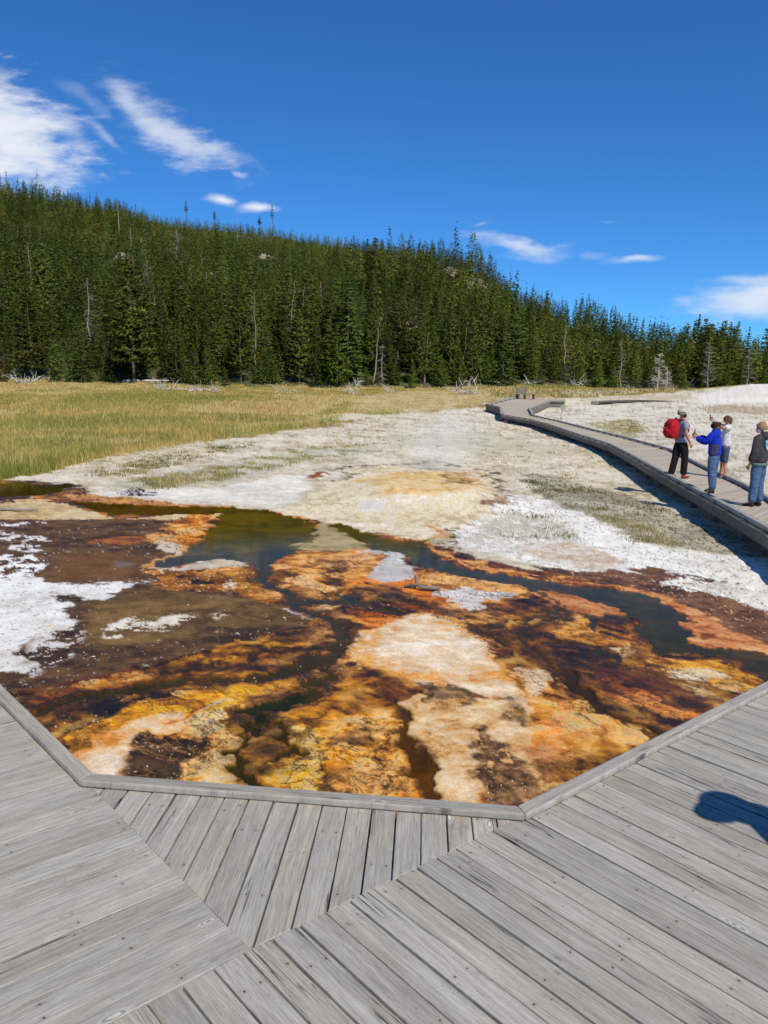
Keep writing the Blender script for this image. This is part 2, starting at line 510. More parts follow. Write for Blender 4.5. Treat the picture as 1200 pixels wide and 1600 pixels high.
    h = math_n(nt, 'SUBTRACT', h, math_n(nt, 'MULTIPLY', crack, 0.8))
    h = math_n(nt, 'SUBTRACT', h, math_n(nt, 'MULTIPLY', nail, 0.5))
    bump_n(nt, h, 0.55, 0.004, bs)
    return m

M = dict(
    ground=mat_ground(), hill=mat_hill(), water=mat_water(),
    planks=mat_planks('weathered_boards'),
    spruce=mat_foliage('spruce_needles', (0.050, 0.076, 0.020), (0.195, 0.245, 0.058)),
    pine=mat_foliage('pine_needles', (0.074, 0.098, 0.020), (0.285, 0.32, 0.07)),
    young=mat_foliage('young_needles', (0.085, 0.125, 0.018), (0.29, 0.365, 0.06)),
    rust=mat_foliage('dead_needles', (0.10, 0.035, 0.02), (0.22, 0.08, 0.04)),
    forest=mat_vcol('forest_needles', 0.75, 0.0, True),
    grass=mat_vcol('dry_grass', 0.8, 0.2),
    shade=simple('shade_dark_timber', (52, 48, 46), 0.9, 0.2, 7, 0.3, 0.01),  # shade below the distant boardwalk, painted into its kerb and fascia colour
    bark=simple('conifer_bark', (96, 84, 74), 0.95, 0.3, 6, 0.5, 0.05),
    snag=simple('bleached_wood', (196, 188, 178), 0.9, 0.22, 5, 0.4, 0.03),
    greysnag=simple('grey_dead_wood', (140, 131, 122), 0.9, 0.25, 5, 0.4, 0.03),
    rock=simple('pale_rock', (168, 152, 132), 0.95, 0.3, 0.6, 0.8, 0.4),
    chip=simple('sinter_chip', (206, 186, 156), 0.9, 0.2, 60, 0.3, 0.005),
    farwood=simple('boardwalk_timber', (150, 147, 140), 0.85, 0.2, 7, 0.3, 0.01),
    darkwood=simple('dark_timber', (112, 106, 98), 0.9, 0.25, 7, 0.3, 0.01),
)

# ------------------------------------------------------------------ ground sheet
def ground_rows():
    ys = np.arange(1330, 640, -1.5)
    r = 2.35 / ty(ys)
    r = np.concatenate([[0.5, 0.8, 1.1, 1.4], r[r > 1.45]])
    out = list(r)
    while out[-1] < 700: out.append(out[-1] * 1.022)
    while out[-1] < 6000: out.append(out[-1] * 1.12)
    return np.array(out)

GR = ground_rows()
GA = np.concatenate([np.linspace(-math.pi, -0.66, 40)[:-1], np.linspace(-0.66, -0.575, 12)[:-1], np.linspace(-0.575, 0.575, 800),
                     np.linspace(0.575, 0.66, 12)[1:], np.linspace(0.66, math.pi, 40)[1:]])
nR, nA = len(GR), len(GA)
rr, aa = np.meshgrid(GR, GA, indexing='ij')
GX = (rr * np.sin(aa)).ravel(); GY = (rr * np.cos(aa)).ravel()
GZ0 = terrain(GX, GY, False)
GZ = terrain(GX, GY, True)
GD = np.sqrt(GX ** 2 + GY ** 2 + 2.2 ** 2)
WIN = np.where((np.abs(aa.ravel()) < 0.6) & (GY > 1.6) & (GY < 140))[0]
X, Y, D = GX[WIN], GY[WIN], GD[WIN]
PXS = FPX / D                                   # photo pixels per metre

# domain warp, in metres
wx = np.zeros(len(X)); wy = np.zeros(len(X))
for i, lam in enumerate((2.0, 1.0, 0.5, 0.25, 0.12, 0.06)):
    a = 0.42 * np.minimum(lam, 26 / PXS)
    wx += a * (fbm(X, Y, lam, 2, 0.5, 2 * i) - 0.5) * 2
    wy += a * (fbm(X + 31, Y - 17, lam, 2, 0.5, 2 * i + 1) - 0.5) * 2

# marbling fields (0..1), filaments pulled out along the flow
def marble(lam, s, ang=None, st=1.0, w=1.0):
    x, y = X, Y
    if ang is not None:
        c, sn = math.cos(ang), math.sin(ang)
        x, y = (X * c + Y * sn) / st, -X * sn + Y * c
    q1 = fbm(x, y, lam * 1.7, 4, 0.55, s + 3); q2 = fbm(x + 9, y + 4, lam * 1.7, 4, 0.55, s + 5)
    return uni(fbm(x + w * lam * 3.2 * (q1 - 0.5), y + w * lam * 3.2 * (q2 - 0.5), lam, 7, 0.66, s))

FIELD = [marble(0.9, 0), marble(0.42, 4), marble(0.55, 8, R(-40), 3.2), marble(0.65, 1, R(18), 3.0),
         uni(fbm(X, Y, 0.16, 6, 0.75, 6)), uni(fbm(X, Y, 1.4, 6, 0.6, 9))]
HI = uni(fbm(X, Y, 0.055, 4, 0.8, 12))           # speckle
HI2 = uni(fbm(X, Y, 0.11, 4, 0.75, 14))

def ramp(t, cols):
    c = np.array([lin(q) for q in cols])
    k = np.clip(t, 0, 1) * (len(cols) - 1)
    i = np.minimum(k.astype(int), len(cols) - 2); f = (k - i)[:, None]
    return c[i] * (1 - f) + c[i + 1] * f

def sd_poly(x, y, P):
    d2 = np.full(len(x), 1e9); ins = np.zeros(len(x), bool)
    n = len(P)
    for i in range(n):
        ax, ay = P[i]; bx, by = P[(i + 1) % n]
        ex, ey = bx - ax, by - ay
        t = np.clip(((x - ax) * ex + (y - ay) * ey) / (ex * ex + ey * ey + 1e-12), 0, 1)
        d2 = np.minimum(d2, (x - ax - t * ex) ** 2 + (y - ay - t * ey) ** 2)
        c = ((ay > y) != (by > y)) & (x < (bx - ax) * (y - ay) / (by - ay + 1e-12) + ax)
        ins ^= c
    d = np.sqrt(d2)
    return np.where(ins, -d, d)

def sd_line(x, y, P, W):
    best = np.full(len(x), 1e9)
    for i in range(len(P) - 1):
        ax, ay = P[i]; bx, by = P[i + 1]
        ex, ey = bx - ax, by - ay
        t = np.clip(((x - ax) * ex + (y - ay) * ey) / (ex * ex + ey * ey + 1e-12), 0, 1)
        d = np.sqrt((x - ax - t * ex) ** 2 + (y - ay - t * ey) ** 2) - (W[i] * (1 - t) + W[i + 1] * t)
        best = np.minimum(best, d)
    return best

def coverage(pts, soft=4, warp=1.0, width=None, edge=0.0, fld=1, bias=0.0, stip=2.5):
    """0..1 weight of a traced shape for every vertex of the window (index, weight)"""
    P = upoly(pts)[:, :2]
    m = 0.6 + 0.12 * np.linalg.norm(P, axis=1).max()
    idx = np.where((X > P[:, 0].min() - m) & (X < P[:, 0].max() + m) & (Y > P[:, 1].min() - m) & (Y < P[:, 1].max() + m))[0]
    if not len(idx): return idx, np.zeros(0)
    x = X[idx] + wx[idx] * warp; y = Y[idx] + wy[idx] * warp
    if width is None:
        sd = sd_poly(x, y, P)
    else:
        dist = np.sqrt(P[:, 0] ** 2 + P[:, 1] ** 2 + 4.8)
        w = np.full(len(P), float(width)) if np.isscalar(width) else np.interp(np.linspace(0, 1, len(P)), np.linspace(0, 1, len(width)), width)
        sd = sd_line(x, y, P, w / 2 * dist / FPX)
    s = sd * PXS[idx] + bias + edge * (FIELD[fld][idx] - 0.5) * 2 + stip * (HI2[idx] - 0.5) * 2
    return idx, sstep(soft, -soft, s)

CL = np.zeros((len(X), 3)); WET = np.zeros(len(X)); WAT = np.zeros(len(X))

def paint(pts, cols, soft=4, f=(0, 1), mix=0.5, warp=1.0, width=None, edge=0.0, fld=1, wet=None, con=1.0, op=1.0, speck=None, thr=None):
    """blend a ramp of surface colours into a traced patch; thr = only where a field exceeds it"""
    idx, w = coverage(pts, soft, warp, width, edge, fld)
    if not len(idx): return
    t = FIELD[f[0]][idx] * (1 - mix) + FIELD[f[1]][idx] * mix
    t = 0.5 + (t - 0.5) * 1.35 * con
    c = ramp(t, cols)
    if thr is not None:
        w = w * sstep(thr[1] - 0.07, thr[1] + 0.07, FIELD[thr[0]][idx])
    if speck:
        sc, lo = speck
        k = sstep(lo, lo + 0.05, HI[idx])[:, None]
        c = c * (1 - k) + lin(sc) * k
    w = (w * op)[:, None]
    CL[idx] = CL[idx] * (1 - w) + c * w
    if wet is not None: WET[idx] = WET[idx] * (1 - w[:, 0]) + wet * w[:, 0]

def water(pts, soft=3, warp=1.0, width=None, edge=0.0, op=1.0):
    idx, w = coverage(pts, soft, warp, width, edge)
    if len(idx): WAT[idx] = np.maximum(WAT[idx], w * op)

def dry(pts, soft=3, warp=1.0, width=None):
    idx, w = coverage(pts, soft, warp, width)
    if len(idx): WAT[idx] *= (1 - w)

# --- pale sinter everywhere, then the zones
t = FIELD[5] * 0.5 + FIELD[4] * 0.5
CL[:] = ramp(0.5 + (t - 0.5) * 1.3, [(166, 152, 126), (196, 184, 160), (213, 203, 182), (226, 218, 201)])
far = [(-60, 640), (1290, 640), (1290, 586), (-60, 586)]
paint([(-80, 760), (0, 752), (60, 742), (110, 727), (170, 713), (250, 702), (330, 690), (420, 678), (520, 664), (600, 650), (690, 641), (760, 633), (800, 618),
       (880, 622), (960, 618), (1060, 612), (1120, 606), (1290, 606), (1290, 590), (-80, 590)],
      [(128, 108, 48), (160, 134, 66), (140, 128, 60), (176, 150, 84)], soft=10, f=(5, 4), edge=10, fld=5)
paint([(440, 672), (560, 652), (690, 640), (800, 618), (780, 607), (620, 612), (480, 628)], [(168, 142, 88), (190, 168, 118), (204, 190, 152)], soft=14, f=(5, 4), edge=12, op=.8)
paint([(330, 668), (420, 655), (520, 646), (640, 640), (640, 650), (520, 658), (430, 668), (360, 682)], [(196, 188, 164), (214, 206, 186)], soft=7, edge=10, fld=4)
paint([(130, 720), (300, 690), (400, 690), (300, 715), (140, 738)], [(176, 160, 122), (214, 206, 186), (150, 132, 84)], soft=8, edge=8, fld=4)
# grey gravel strip with tufts by the boardwalk, and left of the spring
paint([(810, 740), (870, 745), (960, 770), (1060, 800), (1200, 850), (1200, 870), (1080, 860), (990, 845), (940, 815), (880, 790)],
      [(128, 120, 100), (164, 156, 136), (190, 183, 165)], soft=10, f=(4, 5), edge=6, speck=((104, 98, 74), .82))
paint([(250, 770), (400, 745), (470, 720), (600, 705), (600, 695), (470, 700), (350, 722), (230, 745), (150, 760)],
      [(160, 156, 130), (190, 184, 164), (206, 200, 184)], soft=8, f=(4, 5), edge=6)
paint([(600, 680), (760, 676), (830, 690), (900, 700), (860, 715), (700, 700), (620, 692)], [(186, 176, 148), (205, 198, 178)], soft=8, f=(4, 5), edge=8)
# terrace beyond the boardwalk
paint([(830, 652), (900, 630), (1060, 626), (1290, 640), (1290, 860), (1100, 725), (1000, 690)],
      [(160, 148, 124), (200, 190, 172), (216, 208, 192), (222, 216, 202)], soft=6, f=(5, 4), edge=5)
paint([(925, 660), (985, 655), (1010, 672), (980, 684), (935, 672)], [(178, 164, 124), (150, 140, 100), (210, 202, 182)], soft=8, f=(4, 1), edge=12)
paint([(1080, 634), (1150, 632), (1240, 640), (1240, 650), (1120, 644)], [(158, 142, 112), (190, 178, 156)], soft=7, f=(4, 1), edge=8)
paint([(1060, 624), (1100, 614), (1150, 606), (1290, 600), (1290, 632), (1100, 630)], [(214, 207, 196), (226, 221, 212), (232, 228, 222)], soft=4, f=(5, 4))
paint([(900, 622), (960, 619), (1060, 616), (1090, 622), (1040, 627), (940, 629)], [(206, 198, 180), (186, 172, 140)], soft=4, f=(4, 5))
# white sinter: right of the stream
WHT = [(204, 199, 189), (232, 229, 222), (242, 240, 235)]
paint([(690, 838), (712, 820), (745, 800), (800, 773), (850, 776), (900, 800), (950, 814), (985, 842), (1040, 858), (1200, 872), (1260, 900), (1260, 990), (1200, 962),
       (1130, 940), (1080, 925), (1020, 912), (960, 905), (900, 893), (860, 885), (790, 872), (730, 862), (700, 852)], WHT, soft=5, f=(4, 5), edge=7, fld=4, speck=((172, 166, 152), 0.86))
paint([(830, 850), (900, 845), (960, 870), (1000, 880), (940, 890), (880, 880), (800, 862)], [(226, 222, 214), (190, 160, 128), (170, 132, 96)], soft=8, f=(3, 4), edge=10, fld=3, op=0.75)
paint([(740, 815), (800, 800), (880, 815), (900, 840), (800, 845), (730, 838)], [(206, 202, 190), (170, 164, 138), (226, 222, 216)], soft=12, f=(4, 1), op=0.8)
# white-blue wash left of the cone
paint([(120, 772), (250, 764), (330, 764), (395, 752), (440, 742), (500, 742), (480, 765), (440, 790), (400, 790), (330, 784), (240, 782), (160, 780)],
      [(204, 198, 186), (222, 217, 205), (236, 232, 222)], soft=6, f=(4, 3), edge=6, fld=4)
# the geyser cone
paint([(440, 800), (470, 782), (510, 760), (545, 738), (600, 728), (700, 727), (752, 737), (782, 755), (790, 780), (762, 806), (712, 822), (668, 836), (640, 846),
       (575, 838), (545, 824), (500, 812), (455, 806)], [(188, 168, 132), (212, 197, 162), (226, 215, 190), (217, 197, 155), (232, 226, 211)], soft=5, f=(3, 4), edge=6, fld=4, wet=0.3)
paint([(548, 750), (600, 740), (700, 738), (748, 748), (772, 768), (700, 776), (600, 774)], [(200, 146, 72), (222, 186, 120), (230, 206, 160)], soft=10, f=(3, 4), edge=8, op=0.85)
paint([(700, 740), (745, 738), (742, 760), (705, 756)], [(120, 84, 44), (176, 136, 78), (206, 180, 130)], soft=7, f=(4, 1), edge=8)
paint([(520, 800), (600, 790), (700, 795), (660, 812), (560, 815)], [(206, 186, 138), (222, 212, 186), (196, 170, 116)], soft=12, f=(3, 4), op=0.8)
paint([(560, 782), (610, 780), (605, 800), (560, 797)], [(206, 202, 196), (218, 216, 212)], soft=6, f=(4, 3), op=0.7)
for l, w_ in (([(486, 744), (530, 732), (600, 726), (690, 723), (760, 736), (790, 758), (800, 782)], 7), ([(520, 752), (545, 746), (550, 738)], 5)):
    paint(l, [(78, 66, 50), (112, 98, 76), (156, 138, 106)], soft=4, width=w_ + 4, f=(4, 1), warp=1.3, op=0.95)
paint([(482, 742), (500, 738), (512, 736), (497, 748), (486, 750)], [(128, 66, 34), (160, 92, 52)], soft=2, f=(4, 1))
paint([(775, 765), (800, 772), (800, 785), (768, 790)], [(120, 84, 54), (168, 140, 110), (200, 188, 170)], soft=5, f=(4, 1), edge=8)
paint([(655, 815), (672, 828), (668, 838), (700, 842), (690, 826)], [(190, 132, 80), (206, 170, 126)], soft=4, f=(4, 1))
paint([(690, 832), (706, 826), (702, 858), (716, 868), (700, 868), (688, 855)], [(70, 50, 36), (130, 100, 72), (190, 176, 156)], soft=4, f=(4, 1), edge=10)

# --- the coloured runoff mats
MATS = [(-60, 752), (0, 755), (90, 758), (140, 766), (165, 781), (350, 790), (440, 800), (505, 816), (560, 832), (650, 842), (690, 855), (740, 874), (830, 890), (960, 903),
        (1010, 908), (1070, 920), (1130, 944), (1210, 975), (1300, 1010), (1300, 1330), (-100, 1330)]
paint(MATS, [(46, 30, 10), (84, 50, 14), (138, 84, 26), (186, 128, 54), (212, 172, 112)], soft=4, f=(0, 1), edge=3, wet=0.8)
# brown bank right of the stream
BRN = [(66, 44, 32), (92, 62, 44), (116, 80, 56), (132, 96, 66)]
paint([(830, 885), (900, 892), (960, 890), (1050, 905), (1090, 925), (1150, 938), (1220, 965), (1260, 1020), (1200, 1012), (1130, 985), (1060, 945), (980, 915), (900, 903)],
      BRN, soft=4, f=(3, 4), edge=5, wet=0.5, speck=((190, 150, 116), 0.93))
paint([(985, 890), (1040, 888), (1060, 900), (1130, 905), (1110, 912), (1040, 906)], [(84, 58, 46), (120, 84, 62)], soft=3, f=(3, 4), edge=7)
paint([(1050, 896), (1120, 903), (1140, 912), (1060, 905)], [(78, 58, 56), (104, 80, 72)], soft=3, f=(3, 4), edge=5)
paint([(1020, 908), (1080, 902), (1200, 915), (1260, 940), (1260, 985), (1190, 955), (1100, 928), (1040, 922)], WHT, soft=3, f=(4, 5), edge=9, fld=4, thr=(4, 0.36), speck=((150, 112, 86), 0.88))
# tan bank upper left, olive channels
paint([(-60, 790), (20, 784), (60, 780), (100, 788), (150, 803), (185, 810), (280, 803), (352, 802), (348, 809), (160, 810), (90, 813), (-60, 814)],
      [(178, 146, 98), (206, 182, 138), (216, 198, 164)], soft=2.5, f=(3, 4), edge=3, wet=0.3)
paint([(60, 766), (130, 772), (200, 778), (300, 788), (380, 792), (240, 794), (130, 783)], [(150, 98, 40), (190, 146, 90), (176, 120, 56)], soft=3, f=(3, 4), edge=4)
paint([(-60, 752), (50, 752), (110, 757), (142, 766), (128, 773), (60, 772), (20, 786), (-60, 796)], [(44, 28, 6), (84, 52, 10), (120, 78, 18), (150, 104, 44)], soft=3, f=(3, 4), edge=4, wet=0.9)
paint([(188, 768), (215, 764), (255, 770), (240, 777), (200, 776)], [(48, 30, 10), (110, 66, 26)], soft=3, f=(3, 4), edge=2, wet=0.9)
paint([(160, 770), (190, 764), (260, 768), (280, 775), (225, 779), (330, 781), (240, 783), (180, 777)], [(196, 170, 130), (228, 226, 224)], soft=3, f=(3, 4), width=None, thr=(4, 0.45))
# brown crust on the left
CR = [(54, 38, 27), (76, 54, 37), (98, 70, 44), (112, 80, 46)]
paint([(-60, 812), (150, 811), (268, 809), (282, 825), (240, 836), (240, 848), (298, 866), (228, 888), (248, 905), (330, 920), (400, 925), (466, 940), (462, 960), (470, 985), (400, 995),
       (350, 1012), (250, 1040), (150, 1062), (60, 1088), (-60, 1122)], CR, soft=4, f=(3, 4), edge=5, wet=0.45, speck=((206, 196, 180), 0.955))
paint([(130, 935), (230, 925), (400, 935), (460, 950), (440, 975), (330, 985), (180, 1010), (130, 980)], [(92, 66, 36), (118, 90, 46), (140, 110, 64)], soft=14, f=(3, 4), op=0.8)
paint([(60, 870), (200, 860), (230, 885), (210, 905), (80, 908)], [(96, 62, 30), (118, 80, 40)], soft=12, f=(3, 4), op=0.8)
paint([(170, 885), (190, 876), (215, 880), (200, 890)], [(110, 96, 92), (136, 120, 110)], soft=6, op=0.7)
paint([(128, 846), (160, 836), (200, 833), (232, 839), (238, 846), (180, 849)], [(110, 64, 10), (156, 96, 18), (170, 110, 30)], soft=3, f=(3, 4), wet=0.9)
paint([(130, 842), (160, 832), (205, 829), (240, 838), (200, 836), (160, 840)], [(60, 44, 14), (84, 60, 20)], soft=3, f=(3, 4))
ORB = [(128, 74, 16), (172, 106, 28), (200, 142, 62), (218, 182, 124)]
paint([(270, 814), (305, 804), (352, 802), (322, 818), (312, 836), (316, 850), (296, 868), (288, 860), (250, 852), (222, 846), (240, 838), (282, 838)], ORB, soft=3, f=(0, 1), edge=7, wet=0.6)
paint([(238, 848), (262, 842), (292, 855), (298, 866), (284, 868), (250, 862)], [(190, 168, 138), (216, 204, 184)], soft=4, f=(4, 1), edge=8, fld=4)
paint([(228, 886), (250, 872), (262, 872), (290, 868), (300, 869), (262, 876), (250, 884), (250, 893), (236, 893)], [(180, 128, 60), (206, 164, 104)], soft=2, f=(4, 1))
# white crust at the left edge
WC = [(208, 205, 198), (233, 232, 229), (242, 242, 240)]
paint([(-60, 908), (30, 905), (60, 912), (120, 913), (170, 910), (224, 907), (190, 921), (155, 935), (130, 937), (114, 928), (86, 932), (80, 938), (108, 945), (105, 950), (85, 956),
       (108, 967), (103, 981), (62, 990), (40, 1005), (10, 1021), (10, 1030), (30, 1035), (48, 1043), (20, 1047), (-60, 1060)], WC, soft=4, f=(4, 3), edge=4, fld=4, speck=((176, 160, 138), 0.92))
paint([(-60, 868), (40, 866), (56, 880), (50, 892), (40, 905), (70, 915), (-60, 915)], WC, soft=3, f=(4, 3), thr=(4, 0.42), edge=5, fld=4)
for q in ([(14, 853), (36, 847), (52, 852), (50, 864), (20, 862)], [(-40, 838), (20, 830), (30, 838), (10, 844), (-40, 846)], [(25, 836), (70, 840), (68, 845), (30, 843)], [(-40, 818), (90, 816), (60, 821), (-40, 823)]):
    paint(q, [(206, 190, 170), (230, 230, 232)], soft=2, f=(4, 3), thr=(4, 0.3))
paint([(60, 985), (110, 965), (130, 985), (110, 1020), (60, 1050), (10, 1060), (20, 1030)], [(206, 202, 196), (228, 226, 224)], soft=12, f=(4, 1), thr=(4, 0.70), op=0.9)
paint([(160, 981), (200, 962), (236, 966), (234, 957), (290, 957), (294, 968), (256, 980), (216, 990), (176, 997)], [(176, 156, 120), (220, 212, 194), (232, 228, 218)], soft=5, f=(4, 3), edge=8, fld=4, thr=(4, 0.28))
paint([(314, 966), (340, 953), (362, 957), (332, 968)], [(196, 176, 138), (226, 218, 198)], soft=5, f=(4, 3), edge=8, fld=4, thr=(4, 0.3))
# orange flats below the pool
paint([(235, 893), (300, 890), (395, 886), (408, 905), (428, 932), (430, 945), (360, 930), (300, 928), (262, 922), (236, 910)], [(66, 42, 16), (114, 72, 24), (166, 110, 42), (204, 154, 90)], soft=4, f=(0, 3), edge=8, wet=0.6, speck=((224, 206, 176), 0.93))
for q in ([(275, 902), (292, 900), (296, 905), (280, 907)], [(310, 892), (332, 890), (330, 894), (314, 896)], [(300, 913), (326, 908), (322, 914), (304, 917)], [(345, 897), (357, 896), (352, 901), (344, 901)]):
    paint(q, [(46, 34, 30), (64, 48, 40)], soft=2)
paint([(240, 889), (280, 889), (300, 882), (330, 876), (370, 873), (400, 878), (406, 886), (372, 887), (320, 890), (290, 893)], [(206, 186, 156), (228, 218, 202)], soft=3, f=(4, 1), edge=4, fld=4)
paint([(348, 916), (372, 913), (370, 920), (350, 922)], [(214, 196, 160), (226, 214, 190)], soft=3, f=(4, 1), edge=6)
paint([(400, 880), (414, 905), (436, 930), (466, 950), (476, 968), (466, 984), (440, 990)], [(150, 94, 16), (190, 128, 36), (206, 156, 70)], soft=4, width=[7, 9, 12, 14, 12], f=(0, 4), wet=0.7)
paint([(432, 948), (450, 952), (472, 958), (475, 966), (455, 966)], [(220, 206, 180), (236, 230, 220)], soft=2.5, f=(4, 1))
paint([(465, 985), (490, 975), (505, 985), (490, 995), (470, 996)], [(160, 104, 40), (196, 144, 76)], soft=3, f=(4, 1), edge=5)
# mats between the central channel and the pool
paint([(428, 882), (480, 864), (560, 858), (606, 880), (606, 906), (560, 916), (530, 942), (500, 962), (470, 940), (436, 920)], [(96, 64, 32), (160, 106, 48), (204, 154, 90), (216, 186, 138)], soft=4, f=(0, 1), edge=6, wet=0.6)
paint([(425, 900), (450, 890), (470, 900), (440, 915)], [(60, 44, 36), (96, 66, 40)], soft=5, edge=8, f=(4, 1))
paint([(500, 870), (560, 866), (590, 880), (560, 890), (510, 888)], [(120, 86, 52), (170, 124, 76), (206, 170, 124)], soft=6, f=(3, 4), op=0.9)
paint([(545, 905), (640, 892), (705, 920), (700, 945), (650, 955), (605, 972), (560, 985), (545, 955)], [(112, 56, 18), (170, 96, 36), (200, 134, 66), (190, 104, 44)], soft=7, f=(3, 1), edge=6, wet=0.6)
paint([(520, 950), (535, 930), (575, 912), (640, 925), (655, 935), (600, 945), (640, 958), (600, 960), (560, 950)], [(50, 32, 20), (84, 50, 26), (120, 66, 30)], soft=6, f=(3, 1), edge=10, wet=0.8)
paint([(700, 895), (800, 903), (860, 915), (830, 935), (760, 918), (690, 925), (640, 905)], [(140, 94, 40), (176, 126, 64), (206, 164, 106), (110, 72, 34)], soft=6, f=(2, 1), edge=7, wet=0.6)
paint([(555, 862), (572, 858), (612, 861), (632, 880), (646, 904), (604, 911), (572, 902), (604, 884), (596, 868)], [(150, 146, 142), (186, 184, 182), (206, 204, 202)], soft=4, f=(4, 3), edge=5, wet=0.6)
# the big cream sheet
paint([(540, 1028), (560, 1000), (570, 985), (600, 972), (655, 960), (705, 972), (765, 1005), (775, 1035), (805, 1052), (818, 1080), (820, 1110), (770, 1090), (720, 1074), (640, 1066),
       (598, 1052), (560, 1040)], [(196, 140, 74), (228, 190, 140), (242, 218, 184), (247, 232, 208)], soft=9, f=(4, 3), edge=6, fld=1, wet=0.55)
paint([(600, 990), (660, 972), (740, 1005), (755, 1040), (700, 1055), (610, 1035), (580, 1015)], [(238, 208, 168), (246, 228, 202), (249, 238, 220)], soft=16, f=(4, 3), op=0.8)
paint([(545, 1045), (560, 1005), (575, 985), (590, 1000), (565, 1030), (600, 1052), (640, 1068)], [(176, 116, 34), (214, 164, 84), (226, 190, 130)], soft=6, f=(0, 1), width=8, op=0.8)
paint([(690, 930), (712, 922), (742, 918), (800, 928), (786, 936), (760, 934), (766, 958), (738, 956), (712, 942)], [(190, 186, 176), (224, 222, 218), (234, 232, 230)], soft=3.5, f=(4, 3), edge=5, fld=4, speck=((160, 120, 80), 0.9))
paint([(690, 945), (730, 955), (770, 960), (790, 950), (800, 935), (840, 960), (800, 985), (740, 980), (700, 965)], [(150, 110, 70), (184, 140, 96), (120, 80, 44)], soft=10, f=(3, 4), op=0.8)
# right-hand mats, streaky
STR = [(36, 22, 8), (66, 38, 10), (110, 66, 14), (162, 106, 34), (204, 154, 82)]
paint([(720, 960), (800, 945), (850, 925), (930, 960), (960, 975), (1000, 1000), (1060, 1020), (1130, 1022), (1200, 1060), (1200, 1085), (1000, 1180), (850, 1250), (830, 1170), (815, 1080),
       (775, 1030)], STR, soft=8, f=(2, 1), mix=0.35, edge=6, wet=0.75)
paint([(770, 985), (830, 960), (900, 985), (960, 1020), (940, 1045), (880, 1060), (830, 1040), (790, 1010)], [(34, 22, 8), (64, 38, 10), (130, 80, 22)], soft=12, f=(2, 1), mix=0.35, op=0.8)
paint([(830, 922), (850, 921), (905, 930), (950, 946), (973, 961), (950, 966), (920, 961), (888, 949), (850, 935)], [(156, 96, 50), (190, 128, 76), (206, 156, 108)], soft=3, f=(2, 4), edge=3, wet=0.5)
paint([(870, 985), (900, 965), (920, 962), (935, 985), (965, 995), (1000, 1002), (1025, 1010), (1020, 1022), (960, 1000), (930, 1005), (890, 1000)], [(120, 78, 18), (172, 116, 40), (204, 154, 82), (212, 176, 116)], soft=4, f=(2, 1), edge=5)
paint([(800, 965), (850, 958), (890, 958), (870, 968), (820, 978), (800, 985)], [(150, 96, 20), (190, 134, 50), (206, 162, 90)], soft=3, f=(2, 1), edge=5)
paint([(960, 1012), (990, 1008), (1008, 1016), (1006, 1026), (976, 1028)], [(170, 130, 70), (224, 206, 172), (236, 226, 206)], soft=5, f=(4, 1), edge=8)
paint([(1000, 1000), (1030, 1012), (1032, 1040), (1000, 1045), (975, 1030)], [(90, 70, 40), (160, 110, 30), (130, 90, 30)], soft=6, f=(4, 1), edge=8, op=0.8)
paint([(935, 1020), (1000, 1045), (1070, 1070), (1130, 1092), (1062, 1112), (1000, 1085), (940, 1050)], [(52, 30, 16), (84, 46, 22), (112, 64, 28)], soft=7, f=(2, 1), mix=0.3, edge=5, wet=0.8)
paint([(930, 1058), (1000, 1080), (1080, 1112), (1112, 1122), (1080, 1132), (1000, 1110), (950, 1088)], [(150, 86, 30), (190, 118, 46), (210, 150, 84)], soft=6, f=(2, 1), mix=0.3, edge=4)
paint([(985, 1098), (1060, 1130), (1045, 1147), (985, 1132), (930, 1112), (940, 1100)], [(36, 26, 10), (72, 46, 16), (130, 84, 28)], soft=6, f=(2, 1), mix=0.3, edge=6, wet=0.8)
paint([(1055, 1030), (1120, 1028), (1168, 1044), (1195, 1066), (1180, 1080), (1120, 1085), (1060, 1060)], [(130, 84, 10), (180, 124, 28), (206, 166, 84)], soft=5, f=(2, 1), edge=6, wet=0.6)
paint([(1055, 1050), (1085, 1040), (1112, 1042), (1122, 1056), (1095, 1068), (1066, 1064)], [(190, 156, 104), (226, 206, 168), (234, 222, 196)], soft=5, f=(4, 2), edge=7)
paint([(1062, 1064), (1100, 1066), (1150, 1060), (1180, 1078), (1140, 1095), (1080, 1085)], [(60, 46, 28), (120, 94, 60), (196, 166, 120)], soft=6, f=(4, 2), edge=6)
# rims along the right stream
RIM = [(150, 90, 44), (190, 122, 70), (212, 158, 106)]
paint([(658, 846), (676, 862), (700, 876), (760, 890), (830, 899), (900, 909), (960, 914), (1012, 928), (1050, 945), (1085, 960)], RIM, soft=3, width=[5, 8, 8, 9, 11, 16, 24], f=(2, 4), wet=0.5)
paint([(1066, 972), (1080, 955), (1110, 965), (1140, 985), (1182, 1004), (1215, 1014), (1215, 1024), (1160, 1016), (1120, 1014), (1090, 1004), (1094, 988)], [(150, 86, 44), (196, 130, 78), (214, 164, 112)], soft=3, f=(2, 4), edge=5, wet=0.5)
paint([(1100, 990), (1130, 990), (1140, 1000), (1110, 1004)], [(120, 64, 32), (150, 86, 46)], soft=4, f=(4, 2))
